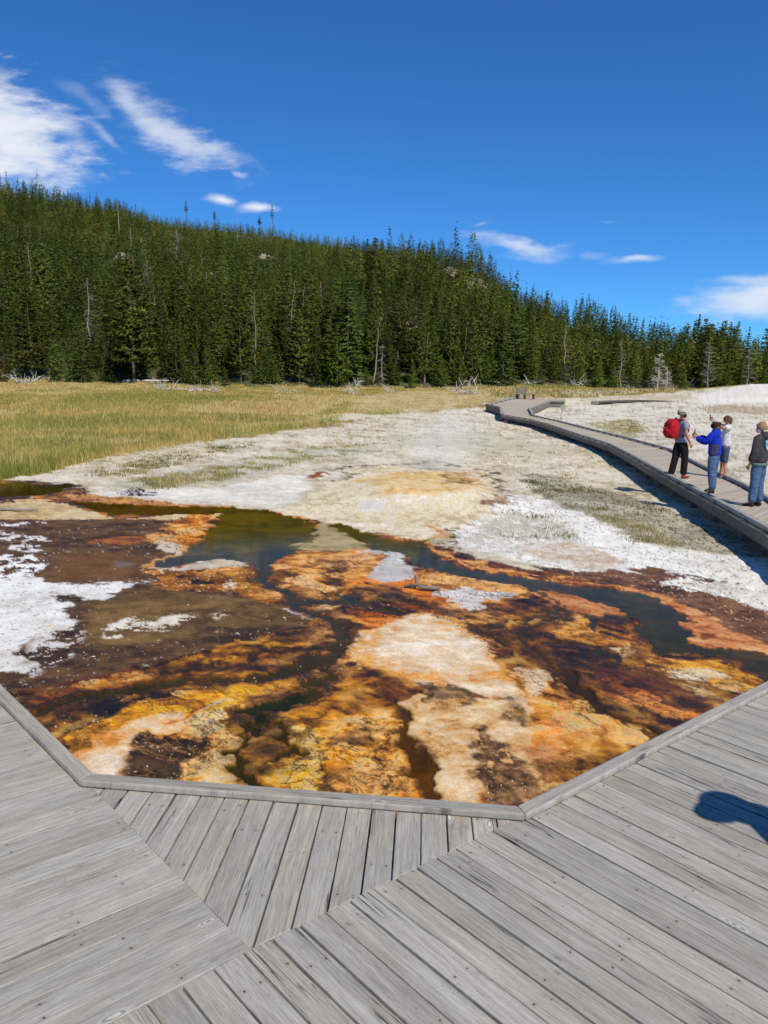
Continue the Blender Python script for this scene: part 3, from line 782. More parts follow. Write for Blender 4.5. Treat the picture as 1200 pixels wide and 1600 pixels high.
# tan-orange fan in front of the right corner
paint([(815, 1065), (900, 1058), (930, 1100), (985, 1135), (1032, 1147), (940, 1195), (870, 1240), (830, 1240), (810, 1190)], [(84, 50, 8), (140, 86, 16), (192, 136, 54), (216, 172, 104), (226, 192, 134)], soft=9, f=(1, 0), con=1.25, edge=7, wet=0.6)
paint([(835, 1050), (860, 1090), (868, 1130), (858, 1165), (845, 1190)], [(214, 156, 100), (200, 118, 56), (226, 184, 140)], soft=9, width=[14, 26, 34, 26], f=(4, 1), op=0.6, edge=12, fld=4)
paint([(820, 1050), (850, 1045), (870, 1060), (850, 1085), (825, 1090)], [(226, 190, 144), (236, 212, 178)], soft=10, f=(4, 1))
paint([(860, 1150), (930, 1130), (990, 1140), (930, 1180), (870, 1190)], [(196, 140, 70), (216, 172, 108), (170, 108, 34)], soft=12, f=(1, 4), op=0.8)
paint([(840, 1200), (900, 1180), (950, 1170), (900, 1215), (850, 1245)], [(88, 58, 20), (150, 102, 40), (196, 150, 90)], soft=8, f=(4, 1), edge=8)
# red-brown band and the orange strip over the dark left channel
paint([(-40, 1096), (60, 1078), (150, 1058), (240, 1045), (330, 1022), (400, 1004), (460, 1000)], [(60, 34, 16), (94, 52, 22), (122, 70, 30)], soft=6, width=[14, 16, 12], f=(2, 1), edge=4, wet=0.6)
paint([(270, 1030), (330, 1010), (400, 1003), (470, 996), (480, 1006), (440, 1018), (400, 1030), (345, 1043), (290, 1048)], [(88, 52, 12), (140, 90, 24), (190, 140, 62)], soft=7, f=(1, 4), edge=12, wet=0.6, thr=(1, .3))
paint([(-40, 1108), (60, 1104), (150, 1080), (300, 1056), (400, 1044), (470, 1030), (500, 1000), (535, 1015), (525, 1052), (400, 1072), (300, 1083), (226, 1102), (180, 1125), (120, 1162), (85, 1147), (20, 1130)],
      [(30, 24, 12), (42, 32, 16), (72, 48, 18), (120, 76, 28)], soft=4, f=(1, 4), edge=8, wet=0.85, speck=((190, 150, 100), 0.95))
paint([(36, 1122), (90, 1100), (130, 1095), (110, 1112), (60, 1130)], [(120, 74, 26), (160, 104, 48)], soft=5, f=(1, 4), edge=9)
paint([(175, 1060), (215, 1050), (240, 1056), (190, 1067)], [(140, 90, 40), (180, 126, 62)], soft=3, edge=5)
paint([(400, 1040), (420, 1028), (450, 1032), (440, 1041), (415, 1042)], [(170, 120, 60), (204, 156, 92)], soft=3, edge=5)
# the lower-left fan: yellow-orange to pale pink
paint([(92, 1166), (130, 1150), (180, 1122), (230, 1100), (300, 1084), (400, 1064), (455, 1058), (452, 1078), (400, 1094), (330, 1122), (300, 1142), (260, 1152), (200, 1172), (120, 1195)],
      [(124, 84, 6), (174, 120, 8), (204, 148, 22), (218, 166, 64)], soft=6, f=(1, 4), edge=7, wet=0.7, speck=((226, 200, 150), 0.965))
paint([(108, 1182), (150, 1162), (190, 1144), (280, 1114), (312, 1122), (300, 1146), (240, 1152), (212, 1168), (206, 1220), (140, 1222)], [(190, 130, 62), (222, 176, 120), (234, 202, 160), (240, 216, 184)], soft=8, f=(4, 1), edge=6, wet=0.55)
paint([(125, 1195), (160, 1185), (205, 1180), (206, 1225), (140, 1222)], [(230, 196, 152), (240, 218, 190), (244, 228, 206)], soft=10, f=(4, 1))
paint([(270, 1135), (300, 1125), (318, 1100), (350, 1088)], [(130, 70, 16), (180, 112, 40)], soft=5, width=10, f=(4, 1), op=0.8)
paint([(204, 1174), (225, 1158), (246, 1152), (282, 1158), (325, 1152), (336, 1170), (300, 1198), (290, 1232), (208, 1226)], [(40, 31, 22), (66, 50, 34), (98, 74, 50)], soft=6, f=(4, 1), edge=7, wet=0.6, speck=((190, 170, 140), 0.95))
paint([(303, 1132), (322, 1112), (352, 1118), (362, 1132), (342, 1152), (312, 1156)], [(150, 110, 40), (206, 180, 124), (228, 210, 170)], soft=6, f=(1, 4), edge=7)
paint([(315, 1113), (332, 1103), (352, 1099), (372, 1096)], [(214, 176, 116), (230, 206, 164)], soft=3, width=7)
paint([(340, 1110), (365, 1106), (395, 1130), (380, 1150), (355, 1145), (350, 1125)], [(90, 66, 8), (140, 98, 10), (176, 124, 24)], soft=5, f=(1, 4), edge=6)
paint([(290, 1232), (312, 1192), (345, 1170), (386, 1162), (396, 1235)], [(104, 66, 8), (170, 112, 26), (210, 164, 86), (226, 200, 150)], soft=6, f=(1, 4), edge=6, wet=0.6)
# the lower-centre mats
LOW = [(84, 50, 4), (146, 88, 6), (200, 134, 18), (222, 166, 62), (232, 194, 120)]
paint([(398, 1240), (395, 1190), (420, 1150), (440, 1128), (470, 1100), (500, 1072), (545, 1060), (600, 1066), (640, 1080), (622, 1110), (618, 1150), (640, 1190), (672, 1262)], LOW, soft=6, f=(1, 0), edge=7, wet=0.65)
paint([(500, 1130), (560, 1100), (610, 1110), (615, 1160), (640, 1200), (560, 1210), (500, 1180)], [(150, 96, 24), (196, 140, 64), (222, 180, 116), (228, 196, 146)], soft=14, f=(1, 4), op=0.75)
paint([(500, 1150), (580, 1130), (585, 1150), (520, 1165)], [(120, 90, 54), (206, 160, 96)], soft=7, f=(4, 1), edge=9, op=0.7)
paint([(505, 1215), (560, 1190), (640, 1215), (640, 1245), (560, 1250)], [(110, 80, 44), (190, 140, 80), (222, 190, 140)], soft=9, f=(4, 1), edge=8, op=0.8)
paint([(560, 1058), (610, 1068), (660, 1085), (640, 1092), (590, 1082)], [(120, 62, 10), (176, 108, 24)], soft=5, f=(2, 1), op=0.8)
# pale tan fan with dark speckled scabs
paint([(622, 1095), (650, 1078), (720, 1090), (780, 1090), (822, 1100), (835, 1180), (800, 1200), (756, 1200), (752, 1262), (690, 1262), (662, 1190), (628, 1142)],
      [(164, 116, 58), (204, 158, 98), (226, 190, 140), (236, 210, 170)], soft=8, f=(4, 1), edge=6, wet=0.5)
paint([(640, 1066), (700, 1061), (728, 1074), (736, 1102), (690, 1106), (660, 1085)], [(62, 46, 32), (104, 80, 54), (150, 118, 82)], soft=11, f=(4, 1), edge=8, thr=(4, .20), op=0.9)
paint([(784, 1082), (812, 1084), (818, 1132), (788, 1128)], [(62, 46, 32), (104, 80, 54), (150, 118, 82)], soft=11, f=(4, 1), edge=8, thr=(4, .20), op=0.9)
paint([(716, 1152), (745, 1135), (775, 1150), (800, 1172), (835, 1205), (862, 1232), (822, 1268), (758, 1262), (750, 1215), (730, 1185)],
      [(46, 34, 22), (76, 56, 36), (110, 82, 52), (160, 122, 80)], soft=11, f=(4, 1), edge=8, wet=0.55, thr=(4, .08), speck=((196, 168, 132), 0.96))
paint([(820, 1180), (845, 1160), (880, 1190), (850, 1220)], [(110, 76, 44), (160, 116, 74)], soft=10, f=(4, 1), op=0.6)

# mats are deep in colour: widen the contrast a little
lum = CL @ np.array([.3, .55, .15]); mk = (sstep(.45, .6, WET) * sstep(.55, .40, lum))[:, None]
C2 = lum[:, None] + (CL - lum[:, None]) * 1.22 * np.array([1.0, 1.04, .90])
C2 = np.clip(C2 * np.clip(lum / .15, .18, 2)[:, None] ** .42, .002, .9)
CL = CL * (1 - mk) + C2 * mk
# --- water: pool, streams and rills
POOL = [(290, 868), (300, 858), (318, 848), (312, 838), (322, 826), (345, 814), (352, 803), (300, 803), (170, 804), (138, 792), (96, 783), (150, 786), (250, 790), (350, 792),
        (402, 795), (438, 801), (472, 815), (508, 817), (486, 826), (508, 832), (530, 815), (548, 822), (566, 833), (604, 841), (646, 844), (660, 840), (664, 854), (684, 872), (720, 886),
        (770, 896), (830, 905), (900, 915), (944, 918), (988, 923), (1012, 932), (1040, 944), (1066, 960), (1084, 967), (1096, 972), (1068, 974), (1092, 988), (1089, 1004), (1120, 1014),
        (1160, 1016), (1210, 1026), (1260, 1040), (1260, 1100), (1200, 1066), (1182, 1052), (1160, 1036), (1120, 1024), (1090, 1019), (1058, 1018), (1046, 1024), (1030, 1016), (1012, 998), (996, 988),
        (980, 972), (940, 968), (925, 985), (918, 975), (926, 963), (905, 957), (880, 945), (850, 930), (820, 916), (760, 908), (700, 896), (650, 884), (632, 872), (612, 862), (570, 858), (520, 858),
        (470, 862), (430, 880), (425, 900), (412, 900), (404, 882), (370, 874), (330, 876), (300, 880), (262, 888), (244, 888), (250, 876)]
water(POOL, soft=2.5, warp=0.8)
water([(-60, 756), (40, 756), (100, 761), (96, 770), (40, 772), (-60, 785)], soft=4, edge=10, op=0.8)
dry([(455, 858), (480, 838), (506, 818), (520, 818), (545, 842), (572, 858), (510, 861)], soft=9)
dry([(850, 923), (905, 931), (950, 946), (972, 961), (950, 965), (920, 960), (890, 949)], soft=2)
dry([(984, 968), (1000, 968), (1007, 980), (990, 982)], soft=2)
STREAMS = [
    ([(408, 882), (414, 902), (432, 926), (456, 946), (482, 960), (506, 968), (520, 980), (530, 1000), (522, 1020), (505, 1032)], [12, 14, 16, 22, 26, 30, 30]),
    ([(515, 1020), (480, 1034), (440, 1045), (400, 1052), (330, 1062), (250, 1072), (170, 1086), (100, 1104), (60, 1120)], [34, 30, 26, 24, 22, 20]),
    ([(520, 1010), (505, 1045), (480, 1075), (465, 1090), (430, 1104), (400, 1112)], [22, 20, 22, 26, 14]),
    ([(462, 1090), (430, 1106), (395, 1113), (370, 1112)], [16, 24, 24, 8]),
    ([(412, 1112), (402, 1135), (385, 1155), (376, 1178), (384, 1200), (400, 1216), (410, 1240)], [12, 12, 14, 16, 26, 34]),
    ([(425, 1130), (440, 1150), (465, 1170), (440, 1185), (425, 1200)], [8, 10, 14, 10, 6]),
    ([(612, 1088), (626, 1108), (612, 1134), (626, 1160), (648, 1188), (662, 1214), (668, 1236), (690, 1262)], [7, 9, 10, 22, 28, 20, 18]),
    ([(640, 1170), (662, 1182), (672, 1198), (650, 1208), (628, 1206)], [10, 14, 12, 16, 8]),
    ([(770, 985), (800, 975), (840, 965), (880, 955)], [4, 9, 10, 6]),
    ([(890, 960), (850, 973), (822, 985), (812, 996), (832, 1012), (868, 1030), (892, 1052), (918, 1080), (938, 1108), (980, 1126), (1030, 1142)], [5, 7, 9, 8, 11, 13, 14, 26, 14, 12]),
    ([(815, 996), (780, 1000), (750, 985)], [6, 8, 4]),
    ([(840, 1008), (880, 1006), (930, 1008), (980, 1035), (1040, 1060)], [6, 12, 12, 10, 5]),
    ([(455, 946), (470, 938), (500, 940), (540, 930)], [10, 14, 20, 10]),
    ([(520, 930), (545, 940), (570, 945), (620, 958)], [10, 16, 9, 6]),
]
# the runoff stains and cuts into the mats
ridge = 1 - np.abs(2 * FIELD[1] - 1); ridge2 = 1 - np.abs(2 * marble(0.2, 7, None, 1, 1.4) - 1); ridge3 = 1 - np.abs(2 * marble(0.30, 10, R(-38), 3.0, 1.2) - 1)
def veins(fr, lo, hi, rgb, op):
    k = (sstep(lo, hi, fr) * sstep(0.52, 0.62, WET) * op)[:, None]
    CL[:] = CL * (1 - k) + lin(rgb) * k
veins(ridge2 * (0.35 + 0.65 * FIELD[0]), 0.60, 0.84, (50, 30, 8), 0.72)
veins(ridge3 * (0.3 + 0.7 * FIELD[5]), 0.62, 0.86, (44, 27, 10), 0.7)
veins((1 - np.abs(2 * marble(0.34, 12, R(-40), 3.4, 1.3) - 1)) * (0.4 + 0.6 * (1 - FIELD[5])), 0.74, 0.92, (206, 146, 66), 0.5)
veins(ridge2 * (0.3 + 0.7 * (1 - FIELD[0])), 0.74, 0.92, (224, 176, 96), 0.42)
BRAIDS = [[(520, 1015), (540, 1040), (560, 1060), (580, 1075), (612, 1090)], [(600, 1075), (640, 1085), (660, 1100)], [(500, 1060), (490, 1090), (470, 1120), (480, 1150), (470, 1190), (460, 1230)],
          [(470, 1150), (500, 1180), (520, 1210), (530, 1245)], [(384, 1160), (350, 1170), (330, 1190), (310, 1220)], [(626, 1110), (600, 1130), (590, 1160), (600, 1190), (590, 1235)],
          [(900, 1000), (940, 1030), (990, 1060), (1060, 1090), (1120, 1115)], [(880, 1010), (920, 1050), (970, 1085), (1030, 1115), (1070, 1130)], [(850, 1015), (880, 1060), (900, 1095), (950, 1120), (1000, 1145)],
          [(760, 960), (800, 955), (850, 945)], [(780, 1000), (770, 980), (800, 965)], [(700, 960), (740, 985), (790, 1000)], [(430, 1040), (380, 1035), (320, 1045), (240, 1062)], [(480, 1010), (440, 1012), (400, 1022)],
          [(500, 985), (470, 995), (430, 1000), (390, 1010)], [(150, 1086), (110, 1120), (80, 1140)], [(450, 900), (480, 920), (510, 950)], [(540, 880), (520, 910), (515, 950)],
          [(600, 925), (640, 940), (690, 950), (740, 965), (770, 985)], [(420, 925), (445, 950), (455, 985), (440, 1000)], [(820, 1040), (850, 1080), (900, 1120), (930, 1150), (950, 1185)], [(440, 1100), (500, 1105), (540, 1125), (560, 1160)],
          [(1000, 1015), (1040, 1040), (1090, 1062), (1150, 1082)]]
# bands of colour hug every rill: brown, rust, orange, gold
DS = np.full(len(X), 1e9)
for P_, W_ in [(p, max(w_) * .6) for p, w_ in STREAMS] + [(p, 4) for p in BRAIDS]:
    P3 = upoly(P_)[:, :2]; ii = np.where((X > P3[:, 0].min() - 1) & (X < P3[:, 0].max() + 1) & (Y > P3[:, 1].min() - 1) & (Y < P3[:, 1].max() + 1))[0]
    if len(ii): DS[ii] = np.minimum(DS[ii], sd_line(X[ii] + wx[ii] * 1.5, Y[ii] + wy[ii] * 1.5, P3, np.full(len(P3), W_ / 2) * np.sqrt((P3 ** 2).sum(1) + 4.8) / FPX) * PXS[ii])
tb = np.clip(DS / 40 + (FIELD[1] - .5) * .55 + (FIELD[4] - .5) * .3, 0, 1)
wb = sstep(42, 8, DS + (FIELD[0] - .5) * 44) * sstep(.5, .6, WET) * sstep(.62, .30, CL @ np.array([.3, .55, .15])) * .66
CL[:] = CL * (1 - wb[:, None]) + ramp(tb, [(40, 28, 10), (92, 55, 8), (168, 106, 12), (216, 150, 34), (230, 182, 92)]) * wb[:, None]
for p in BRAIDS:
    paint(p, [(40, 27, 10), (72, 44, 12), (96, 58, 14)], soft=2.5, width=[2.5, 5, 6, 4, 2], f=(1, 4), warp=1.6, edge=2, op=0.85)
paint([(425, 925), (470, 940), (545, 955), (550, 1000), (540, 1050), (480, 1100), (420, 1122), (370, 1120), (420, 1070), (440, 1030), (466, 1000)], [(40, 28, 12), (66, 44, 18), (140, 92, 36), (196, 140, 76)], soft=10, f=(1, 4), edge=14, thr=(1, 0.25), op=0.9, wet=0.85)
paint([(370, 1120), (440, 1118), (470, 1150), (440, 1200), (430, 1240), (370, 1240), (360, 1180)], [(58, 44, 6), (110, 74, 10), (180, 124, 36)], soft=10, f=(1, 4), edge=12, op=0.8, wet=0.8)
for i, (p, w_) in enumerate(STREAMS):
    paint(p, [(58, 34, 10), (96, 58, 12), (120, 74, 16)], soft=9, width=[q + 12 for q in w_], f=(1, 4), warp=1.2, edge=5, op=0.75)
for p, w_ in STREAMS:
    water(p, soft=2.5, width=w_, warp=1.1, edge=3)
# stream and pool beds
BED = sstep(0.05, 0.9, WAT)[:, None]
WAT0 = WAT.copy()
bedc = ramp(FIELD[1] * 0.5 + FIELD[4] * 0.5, [(50, 42, 24), (62, 52, 28), (76, 60, 30), (100, 70, 30)])
CL = CL * (1 - BED) + bedc * BED
OLV = [(78, 74, 10), (98, 90, 16), (116, 102, 24)]
def bed(pts, cols, soft=8, **k):
    idx, w = coverage(pts, soft)
    w = (w * BED[idx, 0])[:, None]
    CL[idx] = CL[idx] * (1 - w) + ramp(FIELD[1][idx], cols) * w
bed([(90, 780), (350, 788), (470, 810), (512, 817), (490, 850), (300, 872), (290, 850), (310, 820), (340, 800), (160, 806)], OLV)
bed([(525, 812), (600, 838), (650, 842), (650, 880), (560, 862), (530, 845)], OLV)
bed([(100, 783), (250, 786), (352, 792), (350, 804), (200, 804), (140, 796)], [(70, 50, 8), (110, 78, 16), (92, 70, 12)])
bed([(360, 1095), (470, 1080), (470, 1125), (420, 1130), (370, 1125)], [(30, 40, 24), (40, 48, 26)])
bed([(360, 1140), (440, 1140), (440, 1240), (370, 1240)], [(44, 42, 6), (66, 58, 8)])
bed([(600, 1080), (690, 1180), (700, 1265), (640, 1265), (600, 1150)], [(84, 54, 8), (116, 76, 14)])
bed([(790, 970), (900, 950), (960, 1040), (1040, 1150), (960, 1150), (860, 1060)], [(58, 38, 18), (84, 54, 24)])
# submerged fan of pale silt
paint([(455, 857), (482, 838), (506, 818), (520, 818), (546, 842), (572, 857), (510, 860)], [(150, 132, 84), (176, 158, 106), (190, 172, 124)], soft=9, f=(4, 3), wet=0.8)
WET = np.maximum(WET, WAT * 0.9)

# --- write the sheet
GC = np.tile(lin((196, 188, 170)), (len(GX), 1)).astype(np.float32)
outm = np.abs(aa.ravel()) >= 0.6
GC[:] = np.where((GX < -8)[:, None], lin((146, 126, 64)), lin((200, 192, 174)))
GC[GY >= 140] = lin((150, 130, 72))
GC[WIN] = CL
GW = np.zeros(len(GX)); GW[WIN] = WET
GT = np.zeros(len(GX)); GT[WIN] = WAT0
# small relief: mats ripple, sinter is bumpier, beds lie lower
fine = (fbm(X, Y, 0.35, 5, 0.6, 2) - 0.5)
GZ[WIN] += fine * np.where(WET > 0.3, 0.022, 0.07) * sstep(0.4, 0.0, WAT0) - 0.020 * sstep(0.0, 1.0, WAT0)
idg = np.arange(nR * nA).reshape(nR, nA)
quads = np.stack([idg[:-1, :-1], idg[1:, :-1], idg[1:, 1:], idg[:-1, 1:]], -1).reshape(-1, 4)
fy = GY[quads].mean(1); fx = GX[quads].mean(1)
udb = np.interp(np.clip(fx / np.maximum(fy, 1e-3), -3, 3), KU, KDB)
is_hill = (fy > udb + 1.5) & (np.abs(fx) < 2.2 * fy)
V = np.stack([GX, GY, GZ], -1)
def sub(quads_):
    u, inv = np.unique(quads_.ravel(), return_inverse=True)
    return u, inv.reshape(-1, 4)
u_, q_ = sub(quads[~is_hill])
ground = npmesh('ground', V[u_], q_[:, ::-1], M['ground'], True, GC[u_], extra={'wet': GW[u_]})
tag(ground, kind='structure')
u_, q_ = sub(quads[is_hill])
hill = npmesh('hill', V[u_], q_[:, ::-1], M['hill'], True)
tag(hill, kind='structure')
# the water surface over the beds
wz = GZ0 - 0.006
keep = (GT[quads].max(1) > 0.06)
u_, q_ = sub(quads[keep])
wat = npmesh('water', np.stack([GX, GY, wz], -1)[u_], q_[:, ::-1], M['water'], True)
tag(wat, kind='structure')

# ------------------------------------------------------------------ boards
class Boards:
    """planks collected into one mesh with uv (metres), a random per board and the offset from its middle line"""
    def __init__(s): s.v = []; s.f = []; s.uv = []; s.bd = []; s.ac = []
    def slab(s, top, bot, uv, ac, rnd):
        n = len(top); b = len(s.v)
        s.v += [tuple(p) for p in bot] + [tuple(p) for p in top]
        s.f += [tuple(range(b, b + n))[::-1], tuple(range(b + n, b + 2 * n))]
        s.f += [(b + i, b + (i + 1) % n, b + n + (i + 1) % n, b + n + i) for i in range(n)]
        s.uv += list(uv) * 2; s.ac += list(ac) * 2; s.bd += [rnd] * (2 * n)
    def build(s, name, mat, parent=None, bevel=0.0):
        me = bpy.data.meshes.new(name)
        me.from_pydata(s.v, [], s.f); me.update()
        l = me.uv_layers.new(name='UVMap')
        li = np.empty(len(me.loops), np.int32); me.loops.foreach_get('vertex_index', li)
        l.data.foreach_set('uv', np.array(s.uv, np.float32)[li].ravel())
        for nm, arr in (('board', s.bd), ('across', s.ac)):
            a = me.attributes.new(nm, 'FLOAT', 'POINT'); a.data.foreach_set('value', np.array(arr, np.float32))
        me.materials.append(mat)
        o = link(bpy.data.objects.new(name, me), parent)
        if bevel:
            m = o.modifiers.new('bevel', 'BEVEL'); m.width = bevel; m.segments = 2; m.limit_method = 'ANGLE'; m.angle_limit = R(50)
        return o

def clip(poly, conv):
    """clip a 2d polygon by a convex ccw polygon"""
    out = list(poly); n = len(conv)
    for i in range(n):
        a = np.array(conv[i]); e = np.array(conv[(i + 1) % n]) - a
        inp, out = out, []
        for j in range(len(inp)):
            p, q = np.array(inp[j]), np.array(inp[(j + 1) % len(inp)])
            sp = e[0] * (p - a)[1] - e[1] * (p - a)[0]; sq = e[0] * (q - a)[1] - e[1] * (q - a)[0]
            if sp >= 0: out.append(tuple(p))
            if (sp >= 0) != (sq >= 0): out.append(tuple(p + (q - p) * (sp / (sp - sq))))
        if len(out) < 3: return []
    return out

# deck frame, solved from the boards and kerbs meeting at right angles and 45 degree bends
pf, rf, AL, AC_, AR = 0.147688, 0.051259, 0.750884, 1.526268, -0.834757
def camframe(p, r_):
    f = np.array([0, math.cos(p), -math.sin(p)]); u = np.array([0, math.sin(p), math.cos(p)]); r0 = np.array([1.0, 0, 0])
    c, s = math.cos(r_), math.sin(r_)
    return np.stack([c * r0 + s * u, -s * r0 + c * u, f], 1)
RF = camframe(pf, rf); RA = camframe(PITCH, 0)
RT = RA @ RF.T
def dw(p):
    return RT @ (np.array(p, float) - (0, 0, CAM_H)) + (0, 0, CAM_H)
def dun(px, py, z=0.0):
    d = RF @ np.array([(px - 600) / FPX, -(py - 800) / FPX, 1.0])
    t = (z - CAM_H) / d[2]
    return (np.array([0, 0, CAM_H]) + t * d)[:2]

K1, K2, MM = dun(125, 1231), dun(821, 1285), dun(391, 1483)
def dr(a): return np.array([math.cos(a), math.sin(a)])
dL, dC, dR = dr(AL), dr(AC_), dr(AR)
kl, kr = dr(AL + math.pi / 2), dr(AR + math.pi / 2)
def ccw(P):
    P = [np.array(p) for p in P]
    a = sum(P[i][0] * P[(i + 1) % len(P)][1] - P[(i + 1) % len(P)][0] * P[i][1] for i in range(len(P)))
    return P if a > 0 else P[::-1]
def line_x(p, d, q, e):
    t = ((q - p)[0] * e[1] - (q - p)[1] * e[0]) / (d[0] * e[1] - d[1] * e[0])
    return p + t * d
dk = (K2 - K1) / np.linalg.norm(K2 - K1); nk = np.array([-dk[1], dk[0]])
Q1 = line_x(K1 + dL * .04, kl, K1 + nk * .04, dk); Q2 = line_x(K2 - dR * .04, kr, K1 + nk * .04, dk)
secL = ccw([Q1, MM, MM - 3.2 * dL, Q1 + 7 * kl - 2.9 * dL, Q1 + 7 * kl])
secC = ccw([Q1, MM, Q2])
secR = ccw([Q2, MM, MM - 4.5 * dL, MM - 4.5 * dL + 3.4 * dR, Q2 + 8 * kr + 3.3 * dR, Q2 + 8 * kr])

def lay(bd, sec, ang, v0, pitch, gap, rs):
    d = dr(ang); n = np.array([-d[1], d[0]])
    us = [p @ d for p in sec]; vs = [p @ n for p in sec]
    k = math.floor((min(vs) - v0) / pitch) - 1
    rnd = random.Random(rs)
    while v0 + k * pitch < max(vs):
        g = gap * rnd.uniform(0.5, 1.5)
        a, b = v0 + k * pitch + g / 2, v0 + (k + 1) * pitch - g / 2
        w0, w1 = rnd.uniform(-0.0015, 0.0015), rnd.uniform(-0.0015, 0.0015)
        rect = [d * u + n * v for u, v in ((min(us) - .1, a + w0), (max(us) + .1, a + w1), (max(us) + .1, b + w1), (min(us) - .1, b + w0))]
        P = clip([tuple(p) for p in sec], ccw(rect))
        k += 1
        if len(P) < 3: continue
        Q = [P[0]]
        for p in P[1:]:
            if np.hypot(p[0] - Q[-1][0], p[1] - Q[-1][1]) > 0.003: Q.append(p)
        if np.hypot(Q[0][0] - Q[-1][0], Q[0][1] - Q[-1][1]) < 0.003: Q.pop()
        if len(Q) < 3: continue
        dz = rnd.uniform(-0.002, 0.0015); tl = rnd.uniform(-0.012, 0.012); r_ = rnd.random(); off = rnd.uniform(0, 9)
        mid = (a + b) / 2
        zz = [dz + tl * (np.array(p) @ n - mid) for p in Q]
        bd.slab([dw((p[0], p[1], z)) for p, z in zip(Q, zz)], [dw((p[0], p[1], z - 0.038)) for p, z in zip(Q, zz)],
                [(np.array(p) @ d + off, np.array(p) @ n + 7 * r_) for p in Q], [np.array(p) @ n - mid for p in Q], r_)

deck = empty('boardwalk', dw((0.0, 1.0, -0.6)))
tag(deck, 'grey weathered plank boardwalk with a low angled kerb along the near edge of the spring', 'boardwalk')
def to_child(o, par):
    """keep world coordinates of a mesh built in world space when parenting it to an Empty"""
    o.parent = par
    o.matrix_parent_inverse = Matrix.Translation(par.location).inverted() if par.rotation_euler.z == 0 else par.matrix_basis.inverted()
    return o

for sec, ang, v0, g, rs, bev in ((secL, AL, 1.693 * CAM_H / 1.6, 0.0025, 5, 0.0022), (secC, AC_, 0.016 * CAM_H / 1.6, 0.0055, 6, 0.003), (secR, AR, 1.578 * CAM_H / 1.6, 0.0075, 9, 0.003)):
    b = Boards(); lay(b, sec, ang, v0, 0.0976 * CAM_H / 1.6, g, rs)
    to_child(b.build('deck_boards', M['planks'], None, bev), deck)

KW, KH = 0.064, 0.034
out_l = K1 + dL * KW; out_c = K1 + nk * KW; out_r = K2 - dR * KW
O1 = line_x(out_l, kl, out_c, dk); O2 = line_x(out_r, kr, out_c, dk)
for i, (P, d) in enumerate((([K1, O1, out_l + 7 * kl, K1 + 7 * kl], kl), ([K1, K2, O2, O1], dk), ([K2, K2 + 8 * kr, out_r + 8 * kr, O2], kr))):
    P = ccw(P); b = Boards(); n = np.array([-d[1], d[0]])
    c = sum(p @ n for p in P) / 4
    e = 0.0012
    ctr = sum(P) / 4
    P = [p + (ctr - p) / np.linalg.norm(ctr - p) * e for p in P]
    b.slab([dw((p[0], p[1], KH)) for p in P], [dw((p[0], p[1], 0.003)) for p in P], [(p @ d + 3.3 * i, p @ n + i * 2.2) for p in P], [(p @ n - c) * 0.4 for p in P], 0.31 + 0.2 * i)
    to_child(b.build('kerb', M['planks'], None, 0.007), deck)
# fascia under the kerb, joists and posts below
for P, d in (((out_l, out_l + 7 * kl), kl), ((O1, O2), dk), ((O2, out_r + 8 * kr), kr)):
    m = MB(); a, b_ = P
    n = np.array([-d[1], d[0]])
    if n @ (a - MM) < 0: n = -n
    c = (a + b_) / 2 - n * 0.045
    ax = [RT @ np.array([d[0], d[1], 0]), RT @ np.array([n[0], n[1], 0]), RT @ np.array([0, 0, 1.0])]
    m.box(dw((c[0], c[1], -0.145)), (np.linalg.norm(b_ - a) / 2 - 0.03, 0.019, 0.10), ax)
    to_child(m.build('fascia', M['darkwood']), deck)
for p in (K1 - dL * .1, K2 + dR * .1, K1 + 3 * kl - dL * .1, K2 + 3 * kr + dR * .1, K1 + 6 * kl - dL * .1, K2 + 6 * kr + dR * .1, K1 - dL * 2, K2 + dR * 2.4, MM):
    m = MB(); w = dw((p[0], p[1], 0)); zt = w[2] - 0.05; zb = float(terrain(w[0], w[1])) - 0.15
    m.box((w[0], w[1], (zt + zb) / 2), (0.06, 0.06, (zt - zb) / 2))
    to_child(m.build('post', M['darkwood']), deck)

# ------------------------------------------------------------------ the boardwalk with the visitors
EL = [(1330, 925), (1260, 876), (1200, 835), (1133, 797), (1072, 763), (1030, 740), (987, 715), (953, 697), (900, 680), (857, 665), (828, 657), (783, 649)]
ER = [(1330, 862), (1260, 815), (1200, 781), (1167, 762), (1100, 731), (1050, 705), (980, 686), (927, 673), (873, 659), (832, 650)]
def dpts(P):
    a = np.array(P, float); return unproj(a[:, 0], a[:, 1], deck_z)
def resample(P, n):
    s = np.r_[0, np.cumsum(np.linalg.norm(np.diff(P, axis=0), axis=1))]
    t = np.linspace(0, s[-1], n)
    Q = np.stack([np.interp(t, s, P[:, k]) for k in range(3)], 1)
    for _ in range(12): Q[1:-1] = 0.25 * Q[:-2] + 0.5 * Q[1:-1] + 0.25 * Q[2:]
    return Q
NB = 300
LW, RW = resample(dpts(EL), NB), resample(dpts(ER), NB)
for Q in (LW, RW): Q[:, 2] = deck_z(Q[:, 0], Q[:, 1])
walk = empty('boardwalk', tuple(LW[60] - (0, 0, 0.46)))
tag(walk, 'raised grey boardwalk with dark underside curving away, the visitors standing on it', 'boardwalk')
